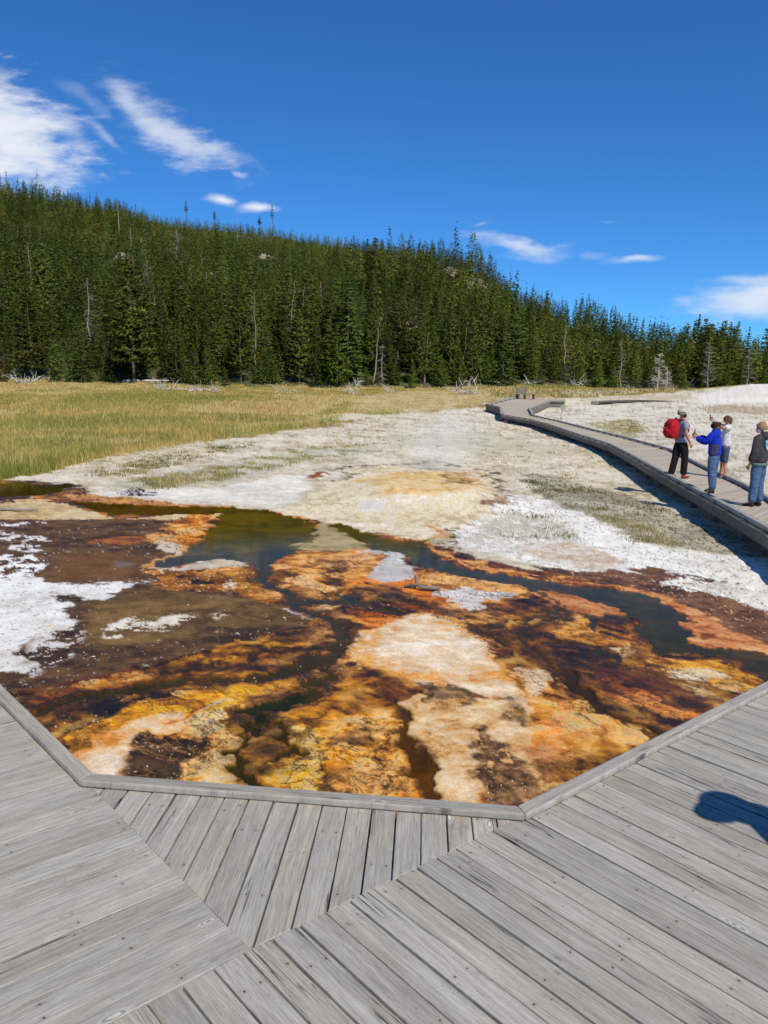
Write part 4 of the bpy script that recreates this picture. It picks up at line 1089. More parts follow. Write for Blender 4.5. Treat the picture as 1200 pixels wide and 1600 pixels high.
def strip_boards(A, B, name, par, thick=0.05, gap=0.06, rs=3):
    b = Boards(); rnd = random.Random(rs); run = 0
    for i in range(len(A) - 1):
        a0, a1, b0, b1 = A[i], A[i + 1], B[i], B[i + 1]
        a1 = a0 + (a1 - a0) * (1 - gap); b1 = b0 + (b1 - b0) * (1 - gap)
        dz = np.array([0, 0, rnd.uniform(-.004, .004)]); r_ = rnd.random(); w = np.linalg.norm(b0 - a0); h = np.linalg.norm(a1 - a0)
        P = [a0 + dz, b0 + dz, b1 + dz, a1 + dz]
        uv = [(0, 0), (w, 0), (w, h), (0, h)]; uv = [(x + 9 * r_, y + 5 * r_) for x, y in uv]
        if np.cross(P[1] - P[0], P[2] - P[0])[2] < 0: P = P[::-1]; uv = uv[::-1]
        b.slab(P, [p - (0, 0, thick) for p in P], uv, [-.05, -.05, .05, .05], r_)
    return to_child(b.build(name, M['farplanks'], None), par)
M['farplanks'] = mat_planks('warm_beige_boards', (1.22, 1.13, 1.0))  # the same boards in a lighter, warmer beige
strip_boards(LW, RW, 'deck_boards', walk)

def rail(P, off, z0, z1, half, name, par, mat, step=1):
    """a timber running along an edge; off = sideways shift (metres, to the left of travel)"""
    m = MB(); Q = P[::step]
    t = np.gradient(Q[:, :2], axis=0); t /= np.linalg.norm(t, axis=1)[:, None]
    n = np.stack([-t[:, 1], t[:, 0]], 1)
    vs = []; fs = []
    for q, nn in zip(Q, n):
        for s_, z in ((-1, z0), (1, z0), (1, z1), (-1, z1)):
            vs.append((q[0] + nn[0] * (off + s_ * half), q[1] + nn[1] * (off + s_ * half), q[2] + z))
    k = len(Q)
    for i in range(k - 1):
        for j in range(4):
            fs.append((4 * i + j, 4 * i + (j + 1) % 4, 4 * i + 4 + (j + 1) % 4, 4 * i + 4 + j))
    fs += [(0, 3, 2, 1), (4 * k - 4, 4 * k - 3, 4 * k - 2, 4 * k - 1)]
    m.add(vs, fs)
    return to_child(m.build(name, mat), par)
for P, sd in ((LW, 1), (RW, -1)):
    rail(P, -sd * 0.05, 0.035, 0.105, 0.05, 'kerb', walk, M['farwood'], 2)
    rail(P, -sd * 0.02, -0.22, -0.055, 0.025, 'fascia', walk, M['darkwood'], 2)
    for i in range(3, NB, 7):
        blk = MB(); blk.box(P[i] + (0, 0, 0.018), (0.05, 0.12, 0.016))
        to_child(blk.build('kerb_block', M['darkwood']), walk)
for i in range(8, NB, 13):
    for P, o in ((LW, 0.14), (RW, 0.86)):
        q = LW[i] * (1 - o) + RW[i] * o
        zb = float(terrain(q[0], q[1])) - 0.1
        m = MB(); m.box((q[0], q[1], (q[2] - 0.06 + zb) / 2), (0.06, 0.06, (q[2] - 0.06 - zb) / 2))
        to_child(m.build('post', M['darkwood']), walk)

# the wide platform at the far end
PLT = dpts([(760, 634.5), (782, 639.5), (784, 649), (832, 650), (827, 641), (859, 628.5), (882, 629), (884, 624.5), (862, 622.8), (806, 622.5)])
plat = empty('viewing_platform', tuple(PLT.mean(0) - (0, 0, 0.46)))
tag(plat, 'wide grey plank platform at the far end of the curving boardwalk', 'platform')
def zdeck(p): return (p[0], p[1], deck_z(p[0], p[1]))
b = Boards(); poly = [tuple(p[:2]) for p in PLT]
ax_ = np.array([0.98, 0.2]); an_ = np.array([-0.2, 0.98])
# clip by triangles-free approach: slice the outline into rows
def row_spans(poly, v):
    xs = []
    for i in range(len(poly)):
        p, q = np.array(poly[i]), np.array(poly[(i + 1) % len(poly)])
        a, c = p @ an_ - v, q @ an_ - v
        if (a > 0) != (c > 0): xs.append((p + (q - p) * (a / (a - c))) @ ax_)
    xs.sort(); return [(xs[i], xs[i + 1]) for i in range(0, len(xs) - 1, 2)]
vmin, vmax = min(np.array(p) @ an_ for p in poly), max(np.array(p) @ an_ for p in poly)
v = vmin
rnd = random.Random(4)
while v < vmax:
    for u0, u1 in row_spans(poly, v + 0.1):
        if u1 - u0 < 0.05: continue
        P = [ax_ * u + an_ * w for u, w in ((u0, v), (u1, v), (u1, v + 0.19), (u0, v + 0.19))]
        P = [np.array(zdeck(p)) + (0, 0, 0.02) for p in P]; r_ = rnd.random()
        b.slab(P, [p - (0, 0, .06) for p in P], [(u0 + 9 * r_, v), (u1 + 9 * r_, v), (u1 + 9 * r_, v + .19), (u0 + 9 * r_, v + .19)], [-.05, -.05, .05, .05], r_)
    v += 0.2
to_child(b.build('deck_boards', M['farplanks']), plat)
def edge_pts(i, j, n=14): return np.array([zdeck(PLT[i] + (PLT[j] - PLT[i]) * t) for t in np.linspace(0, 1, n)])
for i, j in ((0, 1), (1, 2), (3, 4), (4, 5), (5, 6), (0, 9)):
    P = edge_pts(i, j)
    rail(P, 0, 0.11, 0.22, 0.09, 'kerb', plat, M['farwood'])
    for q in P[::2]:
        blk = MB(); blk.box(q + (0, 0, 0.066), (0.13, 0.2, 0.04))
        to_child(blk.build('kerb_block', M['darkwood']), plat)
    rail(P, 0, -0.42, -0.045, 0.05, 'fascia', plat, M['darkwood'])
for i in (0, 1, 2):
    q = PLT[i]; zb = float(terrain(q[0], q[1])) - 0.3
    m = MB(); m.box((q[0] + .3, q[1] + .5, (q[2] - .05 + zb) / 2), (0.12, 0.12, (q[2] - .05 - zb) / 2))
    to_child(m.build('post', M['darkwood']), plat)

# the boardwalk that runs on to the right behind the terrace
A = dpts([(936, 626.5), (958, 625.2), (1000, 624.2), (1056, 625.6)])
A = resample(A, 60); A[:, 2] = deck_z(A[:, 0], A[:, 1]) - .16
t = np.gradient(A[:, :2], axis=0); t /= np.linalg.norm(t, axis=1)[:, None]
Bk = A.copy(); Bk[:, 0] += -t[:, 1] * 0.9; Bk[:, 1] += t[:, 0] * 0.9; Bk[:, 2] = deck_z(Bk[:, 0], Bk[:, 1]) - .16
walk2 = empty('boardwalk', tuple(A[30] - (0, 0, .46)))
tag(walk2, 'distant stretch of boardwalk above the white terrace, right of the far platform', 'boardwalk')
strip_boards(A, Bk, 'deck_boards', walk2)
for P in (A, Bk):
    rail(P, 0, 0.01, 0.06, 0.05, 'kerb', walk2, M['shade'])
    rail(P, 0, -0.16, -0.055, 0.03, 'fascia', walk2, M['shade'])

# bench on the far platform
bp = unproj(np.array(819.0), np.array(623.4), lambda x, y: deck_z(x, y) + 0.03)
bench = empty('bench', tuple(bp), R(6)); bz = 0
tag(bench, 'dark wooden bench at the back of the far platform', 'bench')
def part(mb, name, mat, par, **k): return mb.build(name, mat, par, **k)
m = MB()
for k in range(4): m.box((0.2, -0.25 + 0.17 * k, 0.50), (0.9, 0.07, 0.03))
part(m, 'seat', M['darkwood'], bench)
m = MB()
for k in range(3): m.box((-0.25, 0.36, 0.70 + 0.2 * k), (0.55, 0.03, 0.08))
part(m, 'backrest', M['darkwood'], bench)
for sx in (-0.6, 0.1, 1.0):
    m = MB(); m.box((sx, 0, 0.23), (0.07, 0.3, 0.235)); part(m, 'leg', M['darkwood'], bench)
for sx in (-0.7, 0.2):
    m = MB(); m.box((sx, 0.41, 0.6), (0.05, 0.025, 0.58)); part(m, 'back_post', M['darkwood'], bench)
# small low post beside the walk
sp = unproj(np.array(876.0), np.array(656.5), terrain)
m = MB(); m.tube([(0, 0, -.1), (0.02, 0, .35), (0.12, 0.05, .75)], [.03, .03, .025], 6); m.box((0.14, 0.02, 0.95), (0.16, 0.02, 0.2), ((1, 0, .2), (0, 1, 0), (-.2, 0, 1)))
sg = m.build('marker_sign', M['farwood']); sg.location = tuple(sp)
tag(sg, 'tiny grey marker sign on a post right of the curving boardwalk', 'sign')

# ------------------------------------------------------------------ conifers
def crown_mesh(rg, H, rmax, base, style, whorls, nbr, tufts, tris, size):
    """needle sprays on whorled branches: returns vertices, triangles, shade (per vertex 0..1)"""
    C, A_, S, T = [], [], [], []
    for w in range(whorls):
        t = (w + rg.uniform(-.3, .3)) / (whorls - 1); t = min(max(t, 0), 0.995)
        z = H * (base + (1 - base) * t)
        if style == 'spruce': r = rmax * (1 - t) ** 0.85
        elif style == 'pine': r = rmax * (0.35 + 0.65 * math.sin(min(1, (t * 0.85 + 0.16)) * math.pi) ** 0.8) * (1 - 0.55 * t)
        else: r = rmax * (1 - t ** 1.5) ** 0.9 * (0.85 + 0.15 * math.sin(t * 9))
        r = max(r, 0.010 * H)
        k = max(3, int(round(nbr * (0.55 + 0.45 * (1 - t)))))
        ph = rg.uniform(0, 6.28)
        for b in range(k):
            if rg.random() < 0.10: continue
            az = ph + 6.283 * b / k + rg.normal(0, .25)
            L = r * rg.uniform(0.62, 1.16)
            droop = (0.34 if style == 'spruce' else 0.05 if style == 'pine' else -0.12) * L
            nt_ = max(1, int(round(tufts * (0.35 + 0.65 * L / rmax))))
            shade = rg.uniform(0, 1)
            for q in range(nt_):
                s = 0.25 + 0.75 * (q + rg.uniform(.2, .9)) / nt_
                zz = z - droop * s + (0.28 * L * s * s if style != 'spruce' else 0.13 * L * s * s) + rg.normal(0, .05)
                side = rg.normal(0, .13 * L)
                C.append((math.cos(az) * L * s - math.sin(az) * side, math.sin(az) * L * s + math.cos(az) * side, zz))
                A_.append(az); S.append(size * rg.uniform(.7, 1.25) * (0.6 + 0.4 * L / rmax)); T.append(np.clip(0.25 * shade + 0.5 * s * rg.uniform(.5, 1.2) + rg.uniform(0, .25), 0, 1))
    # leader: the top closes to a point
    for j in range(16):
        z = H * (.84 + .16 * j / 15); q = .018 * H * (1 - j / 15.0) * rg.uniform(.4, 1.2); a = rg.uniform(0, 6.28)
        C.append((math.cos(a) * q, math.sin(a) * q, z - .3 * size * (j == 15))); A_.append(a); S.append(size * (.62 - .3 * j / 15)); T.append(rg.uniform(.4, .9))
    C, A_, S, T = map(np.array, (C, A_, S, T)); n = len(C)
    C = np.repeat(C, tris, 0); A_ = np.repeat(A_, tris); S = np.repeat(S, tris); T = np.repeat(T, tris)
    m = len(C)
    up = rg.uniform(-.15, .75, m) if style != 'spruce' else rg.uniform(-.45, .4, m)
    az = A_ + rg.normal(0, .75, m)
    d = np.stack([np.cos(az) * np.cos(up), np.sin(az) * np.cos(up), np.sin(up)], 1)
    q = rg.normal(0, 1, (m, 3)); q -= (q * d).sum(1)[:, None] * d; q /= np.linalg.norm(q, axis=1)[:, None] + 1e-9
    P0 = C - d * (S * .45)[:, None]; wd = (S * rg.uniform(.16, .30, m))[:, None]
    P1 = C + d * (S * .1)[:, None] + q * wd; P2 = C + d * (S * .1)[:, None] - q * wd; P3 = C + d * (S * .62)[:, None]
    V = np.stack([P0, P1, P3, P2], 1).reshape(-1, 3)
    F = (np.arange(m)[:, None] * 4 + np.array([0, 1, 2, 3])[None]).astype(np.int32)
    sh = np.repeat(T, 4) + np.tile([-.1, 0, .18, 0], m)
    # leaf normals follow the outline of the crown, as a tuft of needles shades as a whole
    nn = np.stack([np.cos(A_), np.sin(A_), np.full(m, .95)], 1) * .9 + rg.normal(0, .38, (m, 3))
    nn /= np.linalg.norm(nn, axis=1)[:, None]
    return V, F, np.clip(sh, 0, 1), np.repeat(nn, 4, 0)

def grey(s): return np.stack([s, s, s], 1)

def trunk_mb(H, r, rg, bare=0.0):
    m = MB(); k = 7
    pts = [(rg.normal(0, .02) * H * .05 * i, rg.normal(0, .02) * H * .05 * i, -0.4 + (H * 0.97 + 0.4) * i / k) for i in range(k + 1)]
    m.tube(pts, [r * (1 - i / k) ** 0.8 + 0.015 for i in range(k + 1)], 7)
    return m

PROTO = {}
def proto(kind, idx, H, rmax, base, style, whorls, nbr, tufts, tris, size, mat):
    rg = np.random.default_rng(100 + idx)
    V, F, s, nn = crown_mesh(rg, H, rmax, base, style, whorls, nbr, tufts, tris, size)
    root = bpy.data.objects.new('conifer_tree', None)
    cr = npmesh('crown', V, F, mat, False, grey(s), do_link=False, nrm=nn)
    tm = trunk_mb(H, 0.09 + 0.002 * H, rg)
    me = bpy.data.meshes.new('trunk'); me.from_pydata(tm.v, [], tm.f); me.materials.append(M['bark'])
    PROTO.setdefault(kind, []).append((cr.data, me, H))
    bpy.data.objects.remove(cr); bpy.data.objects.remove(root)
for i in range(3): proto('spruce', i, 14, 2.4 + .3 * i, 0.05, 'spruce', 30, 10, 6, 4, 0.58, M['spruce'])
for i in range(3): proto('pine', 10 + i, 13, 2.6 + .3 * i, 0.06 + .06 * i, 'pine', 24, 9, 6, 5, 0.62, M['pine'])
for i in range(2): proto('young', 20 + i, 9, 2.3, 0.03, 'young', 20, 10, 6, 4, 0.5, M['young'])
proto('rust', 30, 10, 2.0, 0.05, 'spruce', 20, 8, 4, 3, 0.7, M['rust'])

def add_tree(kind, i, loc, H, label, group, rz=None, wide=1.0, cat='tree', name='conifer_tree', lean=(0, 0)):
    cm, tm, h0 = PROTO[kind][i % len(PROTO[kind])]
    r = empty(name, (float(loc[0]), float(loc[1]), float(loc[2])), random.uniform(0, 6.28) if rz is None else rz)
    s = H / h0; r.scale = (s * wide, s * wide, s)
    r.rotation_euler[0], r.rotation_euler[1] = lean
    tag(r, label, cat, group)
    link(bpy.data.objects.new('trunk', tm), r); link(bpy.data.objects.new('crown', cm), r)
    return r

def at_base(px, depth):
    """ground point in the direction of photo column px, at a depth"""
    x = (px - 600) / FPX * depth
    return np.array([x, depth, float(terrain(x, depth))])

# hand placed trees that stand out along the edge of the meadow: (px, depth offset, height m, kind, width, label)
def db_at(px): return float(np.interp((px - 600) / FPX, KU, KDB))
SPECIAL = [
    (5, -1, 9.5, 'rust', .9, 'rust red dead conifer cut off by the left edge of the photo', 'tree'),
    (60, 3, 14.5, 'pine', 1.25, 'broad dark green pine beside the rust red tree at the meadow edge', 'tree'),
    (215, 1, 18.5, 'pine', 1.15, 'tallest olive green pine of the meadow edge, left of the fallen branches', 'tree'),
    (355, 0, 3.2, 'young', 1.25, 'low round bright green bush at the meadow edge behind bleached branches', 'bush'),
    (528, 2, 9.5, 'young', 1.0, 'pale green cone shaped young pine beside the upright bleached stump', 'tree'),
    (588, 5, 4.0, 'young', .8, 'small slim green pine standing alone in a gap of the treeline', 'tree'),
    (644, 0, 4.6, 'young', .9, 'small dark green pine standing alone in front of the treeline', 'tree'),
    (688, 2, 5.0, 'young', 1.3, 'left bushy green young pine of the pair behind the spring steam', 'tree'),
    (716, 2, 6.0, 'young', 1.2, 'right and taller bushy young pine of the pair behind the spring steam', 'tree'),
    (822, 6, 7.5, 'young', 1.0, 'mid green young pine standing behind the far platform bench', 'tree'),
    (862, 4, 6.5, 'young', 1.0, 'young green pine behind the right corner of the far platform', 'tree'),
    (1062, 1, 3.0, 'young', 1.3, 'rounded olive bush beside the grey dead trees on the right', 'bush'),
    (800, 10, 15.5, 'spruce', 1.0, 'tall dark spruce rising behind the far platform', 'tree'),
    (545, 6, 16.5, 'spruce', 1.25, 'wide dark spruce towering behind the pale cone shaped pine', 'tree'),
    (380, 4, 13.0, 'pine', 1.0, 'olive pine with bare lower trunk behind the round green bush', 'tree'),
    (470, 5, 11.5, 'pine', 1.0, 'bushy olive pine left of the upright bleached stump', 'tree'),
]
for i, (px, dd, H, kind, wd, lab, cat) in enumerate(SPECIAL):
    p = at_base(px, db_at(px) + dd)
    add_tree(kind, i, p, H, lab, None, wide=wd, cat=cat, name='pine_bush' if cat == 'bush' else 'conifer_tree')

# low young pines along the foot of the treeline
rgb_ = np.random.default_rng(14)
for px in (28, 96, 128, 168, 292, 318, 402, 430, 498, 574, 760, 778, 842, 896, 930, 952, 1008, 1088, 1128, 1150, 1186):
    D0 = db_at(px) + rgb_.uniform(0.5, 3.5); zn = 'left, behind the meadow' if px < 330 else 'left of centre, behind the meadow' if px < 600 else 'right, behind the far platform' if px < 960 else 'far right, behind the visitors'
    p = at_base(px, D0)
    add_tree('young', int(px), p, rgb_.uniform(2.4, 5.0), 'low bushy young pine at the foot of the treeline, ' + zn, 'low young pines, ' + zn, wide=rgb_.uniform(1.0, 1.35), name='young_pine')

# the forest: jittered grid over the slope
def forest_points():
    rg = np.random.default_rng(21)
    pts = []
    d = 0.0
    n_rows = 0
    u0, u1 = -0.64, 0.64
    t = 0.0
    out = []
    off = 2.5
    while off < 430:
        sp = 3.35 + 0.007 * off
        du = sp / (126 + off)
        us = np.arange(u0, u1, du) + rg.uniform(-.42, .42, len(np.arange(u0, u1, du))) * du
        for u in us:
            dbv = float(np.interp(u, KU, KDB)); dcv = float(np.interp(u, KU, KDC))
            D_ = dbv + off + rg.uniform(-.45, .45) * sp
            if D_ > dcv + 14: continue
            out.append((u, D_, min((D_ - dbv) / (dcv - dbv), 1.0), off))
        off += sp * 0.95
    for _ in range(420):                      # the flat woods on the right stand close
        u = rg.uniform(.13, .64); dbv = float(np.interp(u, KU, KDB)); dcv = float(np.interp(u, KU, KDC)); o = rg.uniform(2, 1.25 * (dcv - dbv))
        out.append((u, dbv + o, min(o / (dcv - dbv), 1.0), o))
    return np.array(out)
FP = forest_points()
rg = np.random.default_rng(5)
fpx = FP[:, 0] * FPX + 600
X_ = FP[:, 0] * FP[:, 1]; Y_ = FP[:, 1]
Z_ = terrain(X_, Y_)
# heights: tall mixed forest low on the slope, short regrowth high up in the middle, tall again on the left crest
regrow = sstep(190, 270, fpx) * sstep(620, 500, fpx) * sstep(0.55, 0.80, FP[:, 2])
clump = fbm(X_, Y_, 22, 3, 0.6, 7)
Hh = 7.0 + 7.5 * uni(clump) * rg.uniform(.55, 1.15, len(FP)) + rg.normal(0, 1.4, len(FP))
Hh = np.maximum(Hh * (1 - .14 * sstep(14, 60, FP[:, 3])) * np.where((rg.random(len(FP)) < .12) & (fpx < 740), 1.28, 1.0), 3.2)
Hh = Hh * (0.78 + 0.22 * sstep(0, 26, FP[:, 3]))
Hh = Hh * (1 - regrow) + regrow * rg.uniform(4.6, 7.0, len(FP))
Hh = np.where((fpx < 170) & (FP[:, 2] > .55), Hh * rg.uniform(.8, 1.25, len(FP)), Hh)
Hh = Hh * (1 - .24 * sstep(780, 960, fpx))
# gaps where pale rock shows and right-hand sparse spots
keepm = rg.random(len(FP)) > 0.06
# rock outcrops on the slope: px, py
ROCKS = [(702, 430, 5.5), (740, 446, 5.0), (862, 466, 4.0), (350, 432, 4.2), (424, 402, 4.0), (213, 402, 3.6), (634, 515, 3.0)]
rock_w = []
for px, py, s in ROCKS:
    q = unproj(np.array(float(px)), np.array(float(py)), lambda x, y: terrain(x, y))
    for dep in np.arange(135, 600, 2.0):
        xx = (px - 600) / FPX * dep
        sc_y = 800 - FPX * ((float(terrain(xx, dep)) - CAM_H) * cP + dep * sP) / (dep * cP - (float(terrain(xx, dep)) - CAM_H) * sP)
        if sc_y < py + 6: break
    rock_w.append((xx, dep, float(terrain(xx, dep)), s))
    keepm &= ~((np.abs(X_ - xx) < s * 1.1) & (Y_ < dep + 4) & (Y_ > dep - 34) )
for px, dd, H, kind, wd, lab, cat in SPECIAL:
    D0 = db_at(px) + dd; keepm &= ~((np.abs(X_ - (px - 600) / FPX * D0) < 2.2) & (Y_ < D0 + 1.5))
order = np.argsort(-Hh / Y_ * (1 + 0.0 * Y_) * np.where(keepm, 1, 0) * sstep(0.62, 0.50, np.abs(FP[:, 0])) - 0.004 * (FP[:, 3] < 14))
sel = [i for i in order if keepm[i] and abs(FP[i, 0]) < 0.53][:268]
selset = set(sel)
spr = uni(fbm(X_, Y_, 30, 3, 0.6, 10))
KN = {'spruce': 'dark green spire shaped spruce', 'pine': 'olive green ragged pine', 'young': 'bright green bushy young pine'}
def zone(px):
    return 'left behind the golden meadow' if px < 330 else 'left of centre behind the meadow' if px < 560 else 'behind the hot spring' if px < 760 else 'behind the far platform' if px < 960 else 'behind the visitors'
for i in sel:
    r = rg.random()
    kind = 'spruce' if r < 0.22 + 0.5 * (spr[i] > .55) else 'pine'
    if FP[i, 3] < 8 and rg.random() < .3: kind = 'young'
    H = Hh[i] * (0.62 if kind == 'young' else 1)
    row = 'forest front row' if FP[i, 3] < 10 else 'just behind the front row' if FP[i, 3] < 34 else 'part way up the hill'
    lab = f"{KN[kind]}, {row}, {zone(fpx[i])}"
    add_tree(kind, int(rg.integers(0, 6)), (X_[i], Y_[i], Z_[i] - .1), H, lab, f'{kind} trees, {row}, {zone(fpx[i])}', wide=rg.uniform(.8, 1.12))

# everything farther up: one mass of smaller trees
def forest_mass():
    lod = []
    for k in range(10):
        r2 = np.random.default_rng(300 + k)
        st = 'spruce' if k < 5 else 'pine' if k < 8 else 'young'
        V, F, s, nn = crown_mesh(r2, 1.0, 0.185 if st == 'spruce' else .225 if st == 'pine' else 0.28, 0.05 if st == 'spruce' else 0.1, st, 20, 7, 3, 2, 0.060)
        lod.append((V, F, s, st, nn))
    Vs, Fs, Cs, Ns = [], [], [], []; n = 0
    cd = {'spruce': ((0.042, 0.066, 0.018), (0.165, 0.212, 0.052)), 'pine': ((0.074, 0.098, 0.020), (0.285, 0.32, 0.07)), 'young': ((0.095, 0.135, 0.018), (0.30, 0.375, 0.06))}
    for i in range(len(FP)):
        if not keepm[i] or i in selset: continue
        if FP[i, 3] < 9: kk = int(rg.integers(5, 8))
        elif regrow[i] > .5: kk = int(rg.integers(8, 10))
        else: kk = int(rg.integers(0, 5)) if spr[i] > .62 or rg.random() < .22 else int(rg.integers(5, 8))
        V, F, s, st, nn = lod[kk]
        a = rg.uniform(0, 6.28); c, sn = math.cos(a), math.sin(a); w = rg.uniform(.85, 1.4)
        H = Hh[i]
        P = np.stack([(V[:, 0] * c - V[:, 1] * sn) * H * w + X_[i], (V[:, 0] * sn + V[:, 1] * c) * H * w + Y_[i], V[:, 2] * H + Z_[i] - .1], 1)
        d, l = (np.array(q) for q in cd[st])
        v = rg.uniform(.5, 1.55); hue = rg.normal(0, .09)
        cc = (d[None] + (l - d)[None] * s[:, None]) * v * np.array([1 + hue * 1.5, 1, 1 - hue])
        Ns.append(np.stack([nn[:, 0] * c - nn[:, 1] * sn, nn[:, 0] * sn + nn[:, 1] * c, nn[:, 2]], 1).astype(np.float32)); Vs.append(P.astype(np.float32)); Fs.append(F + n); Cs.append(cc.astype(np.float32)); n += len(P)
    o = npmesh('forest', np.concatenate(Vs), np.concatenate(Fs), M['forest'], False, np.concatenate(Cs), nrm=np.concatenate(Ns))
    tag(o, 'dense conifer forest covering the hillside up to the skyline', 'forest', kind='stuff')
    return n
nf = forest_mass()

# ------------------------------------------------------------------ dead trees and bleached wood
def dead_tree(seed, H, nb, r0, spread, droop=-0.1, twig=3, lean=0.0):
    rg = np.random.default_rng(seed); m = MB(); br = [MB()]; k = 8
    pts = [np.array([lean * H * (i / k) + rg.normal(0, .012) * H * (i > 0), rg.normal(0, .012) * H * (i > 0), -0.3 + (H + .3) * i / k]) for i in range(k + 1)]
    m.tube(pts, [r0 * (1 - .88 * i / k) for i in range(k + 1)], 7)
    for b in range(nb):
        t = rg.uniform(.14, .97); j = t * k; i = int(j); p = pts[i] + (pts[min(i + 1, k)] - pts[i]) * (j - i)
        az = rg.uniform(0, 6.28); L = spread * (1 - .65 * t) * rg.uniform(.5, 1.2)
        d = np.array([math.cos(az), math.sin(az), droop + rg.uniform(-.15, .35)])
        q = [p, p + d * L * .5, p + d * L + (0, 0, -.12 * L)]
        rr_ = max(.035, r0 * .3 * (1 - .6 * t))
        if nb < 18 and b: br.append(MB())
        br[-1].tube(q, [rr_, rr_ * .7, rr_ * .25], 5)
        for _ in range(twig):
            s = rg.uniform(.3, 1); a = q[0] + (q[2] - q[0]) * s
            e = np.array([math.cos(az + rg.normal(0, .9)), math.sin(az + rg.normal(0, .9)), rg.uniform(-.7, .2)])
            br[-1].tube([a, a + e * L * rg.uniform(.2, .42)], [rr_ * .5, rr_ * .15], 4)
    return m, br

def place_dead(px, ytop, H, seed, label, nb=26, r0=.16, spread=1.6, droop=-.1, twig=3, lean=0.0, off=None, mat='greysnag'):
    """stands where a tree of height H tops out at photo row ytop (or at a given distance behind the forest edge)"""
    u = (px - 600) / FPX; dep = db_at(px) + 8
    if off is None:
        while dep < float(np.interp(u, KU, KDC)) and CAM_H - dep * float(ty(ytop)) - float(terrain(u * dep, dep)) > H: dep += .7
    else:
        dep = db_at(px) + off
    p = at_base(px, dep); H = CAM_H - dep * float(ty(ytop)) - p[2]
    m, br = dead_tree(seed, H, nb, r0, spread, droop, twig, lean)
    r = empty('dead_tree', tuple(p)); tag(r, label, 'dead tree')
    m.build('trunk', M[mat], r, True); 
    for q in br: q.build('branches' if len(br) == 1 else 'branch', M[mat], r, True)
    return r
for a in [
    (152, 434, 15.5, 41, 'silver dead tree hung with drooping twigs, left of the tallest olive pine', dict(nb=60, spread=2.0, droop=-.45, twig=6, r0=.2)),
    (4, 464, 13.0, 42, 'grey twiggy dead tree at the left edge above the rust red tree', dict(nb=44, spread=1.8, droop=-.2, twig=6)),
    (68, 379, 15, 43, 'bare grey snag with long sideways branches in the upper left forest', dict(nb=14, spread=4.0, droop=.0, twig=3, r0=.22)),
    (243, 398, 15, 44, 'grey dead tree thick with twigs rising behind the tallest olive pine', dict(nb=60, spread=2.0, twig=6, droop=-.3, r0=.14)),
    (253, 444, 12, 45, 'slim bare snag right of the tallest olive pine', dict(nb=6, spread=.8)),
    (404, 454, 15, 46, 'straight pale snag with short side twigs behind the olive pine', dict(nb=40, spread=1.5, twig=3, r0=.14)),
    (455, 438, 15, 47, 'leaning pale snag in the middle of the forest left of the wide spruce', dict(nb=16, spread=1.3, lean=.06, r0=.14)),
    (479, 446, 15, 48, 'twiggy grey snag left of the wide dark spruce', dict(nb=44, spread=1.5, twig=5)),
    (290, 360, 15, 49, 'tall grey snag with spreading crown high on the slope', dict(nb=26, spread=5.5, droop=.3, twig=4, r0=.36)),
    (582, 500, 13.5, 50, 'bare pale trunk leaning right, left of the small lone pine', dict(nb=7, spread=.7, lean=.14, off=4)),
    (597, 538, 10.5, 51, 'grey twiggy dead tree behind the gap in the treeline', dict(nb=44, spread=1.3, twig=5, droop=-.4, off=5)),
    (612, 548, 9.5, 52, 'shorter leaning grey dead trunk in the gap of the treeline', dict(nb=24, spread=1.0, twig=3, lean=.2, off=5)),
    (661, 520, 9.0, 53, 'thin pale bare trunk in shade behind the small dark lone pine', dict(nb=4, spread=.5, lean=.09, off=4)),
    (714, 512, 10, 54, 'thin pale leaning trunk behind the pair of bushy young pines', dict(nb=4, spread=.5, lean=.16, off=4)),
    (1022, 552, 7.0, 55, 'whitish dead tree full of fine twigs right of the second boardwalk', dict(nb=80, spread=1.7, twig=6, droop=.25, off=-1, mat='snag')),
    (1036, 572, 5.5, 56, 'shorter whitish dead tree touching the twiggy one by the olive bush', dict(nb=60, spread=1.3, twig=6, droop=.3, off=-.5, mat='snag')),
    (1098, 530, 9.0, 57, 'tall grey dead tree with upswept twigs above the pale mound', dict(nb=80, spread=1.5, twig=6, droop=.35, off=0)),
    (1160, 545, 7.5, 58, 'greyish brown dead tree at the forest edge right of the pale mound top', dict(nb=60, spread=1.5, twig=5, droop=.1, off=1)),
    (963, 530, 8.5, 59, 'thin grey dead tree between dark spruces above the second boardwalk', dict(nb=50, spread=1.2, twig=5, off=2)),
    (381, 338, 15, 60, 'lone bare white pole of a snag standing above the middle ridge line', dict(nb=3, spread=.6, r0=.36)),
    (205, 318, 16, 71, 'pale bare pole among the ragged trees on the upper left ridge', dict(nb=6, spread=1.0, r0=.4)),
    (222, 355, 16, 72, 'bare grey pole high on the slope below the left ridge', dict(nb=5, spread=1.0, r0=.35)),
    (331, 425, 14, 73, 'short pale pole in the green middle slope', dict(nb=4, spread=.8, r0=.3)),
    (505, 440, 13, 74, 'pale slim dead trunk left of centre on the middle slope', dict(nb=20, spread=1.2, r0=.25)),
    (790, 402, 14, 75, 'ragged grey snag poking above the right shoulder ridge', dict(nb=20, spread=1.2, r0=.25)),
    (876, 500, 13, 76, 'grey snag among dark spruces above the far platform corner', dict(nb=26, spread=1.2, r0=.2)),
]:
    place_dead(a[0], a[1], a[2], a[3], a[4], **a[5])

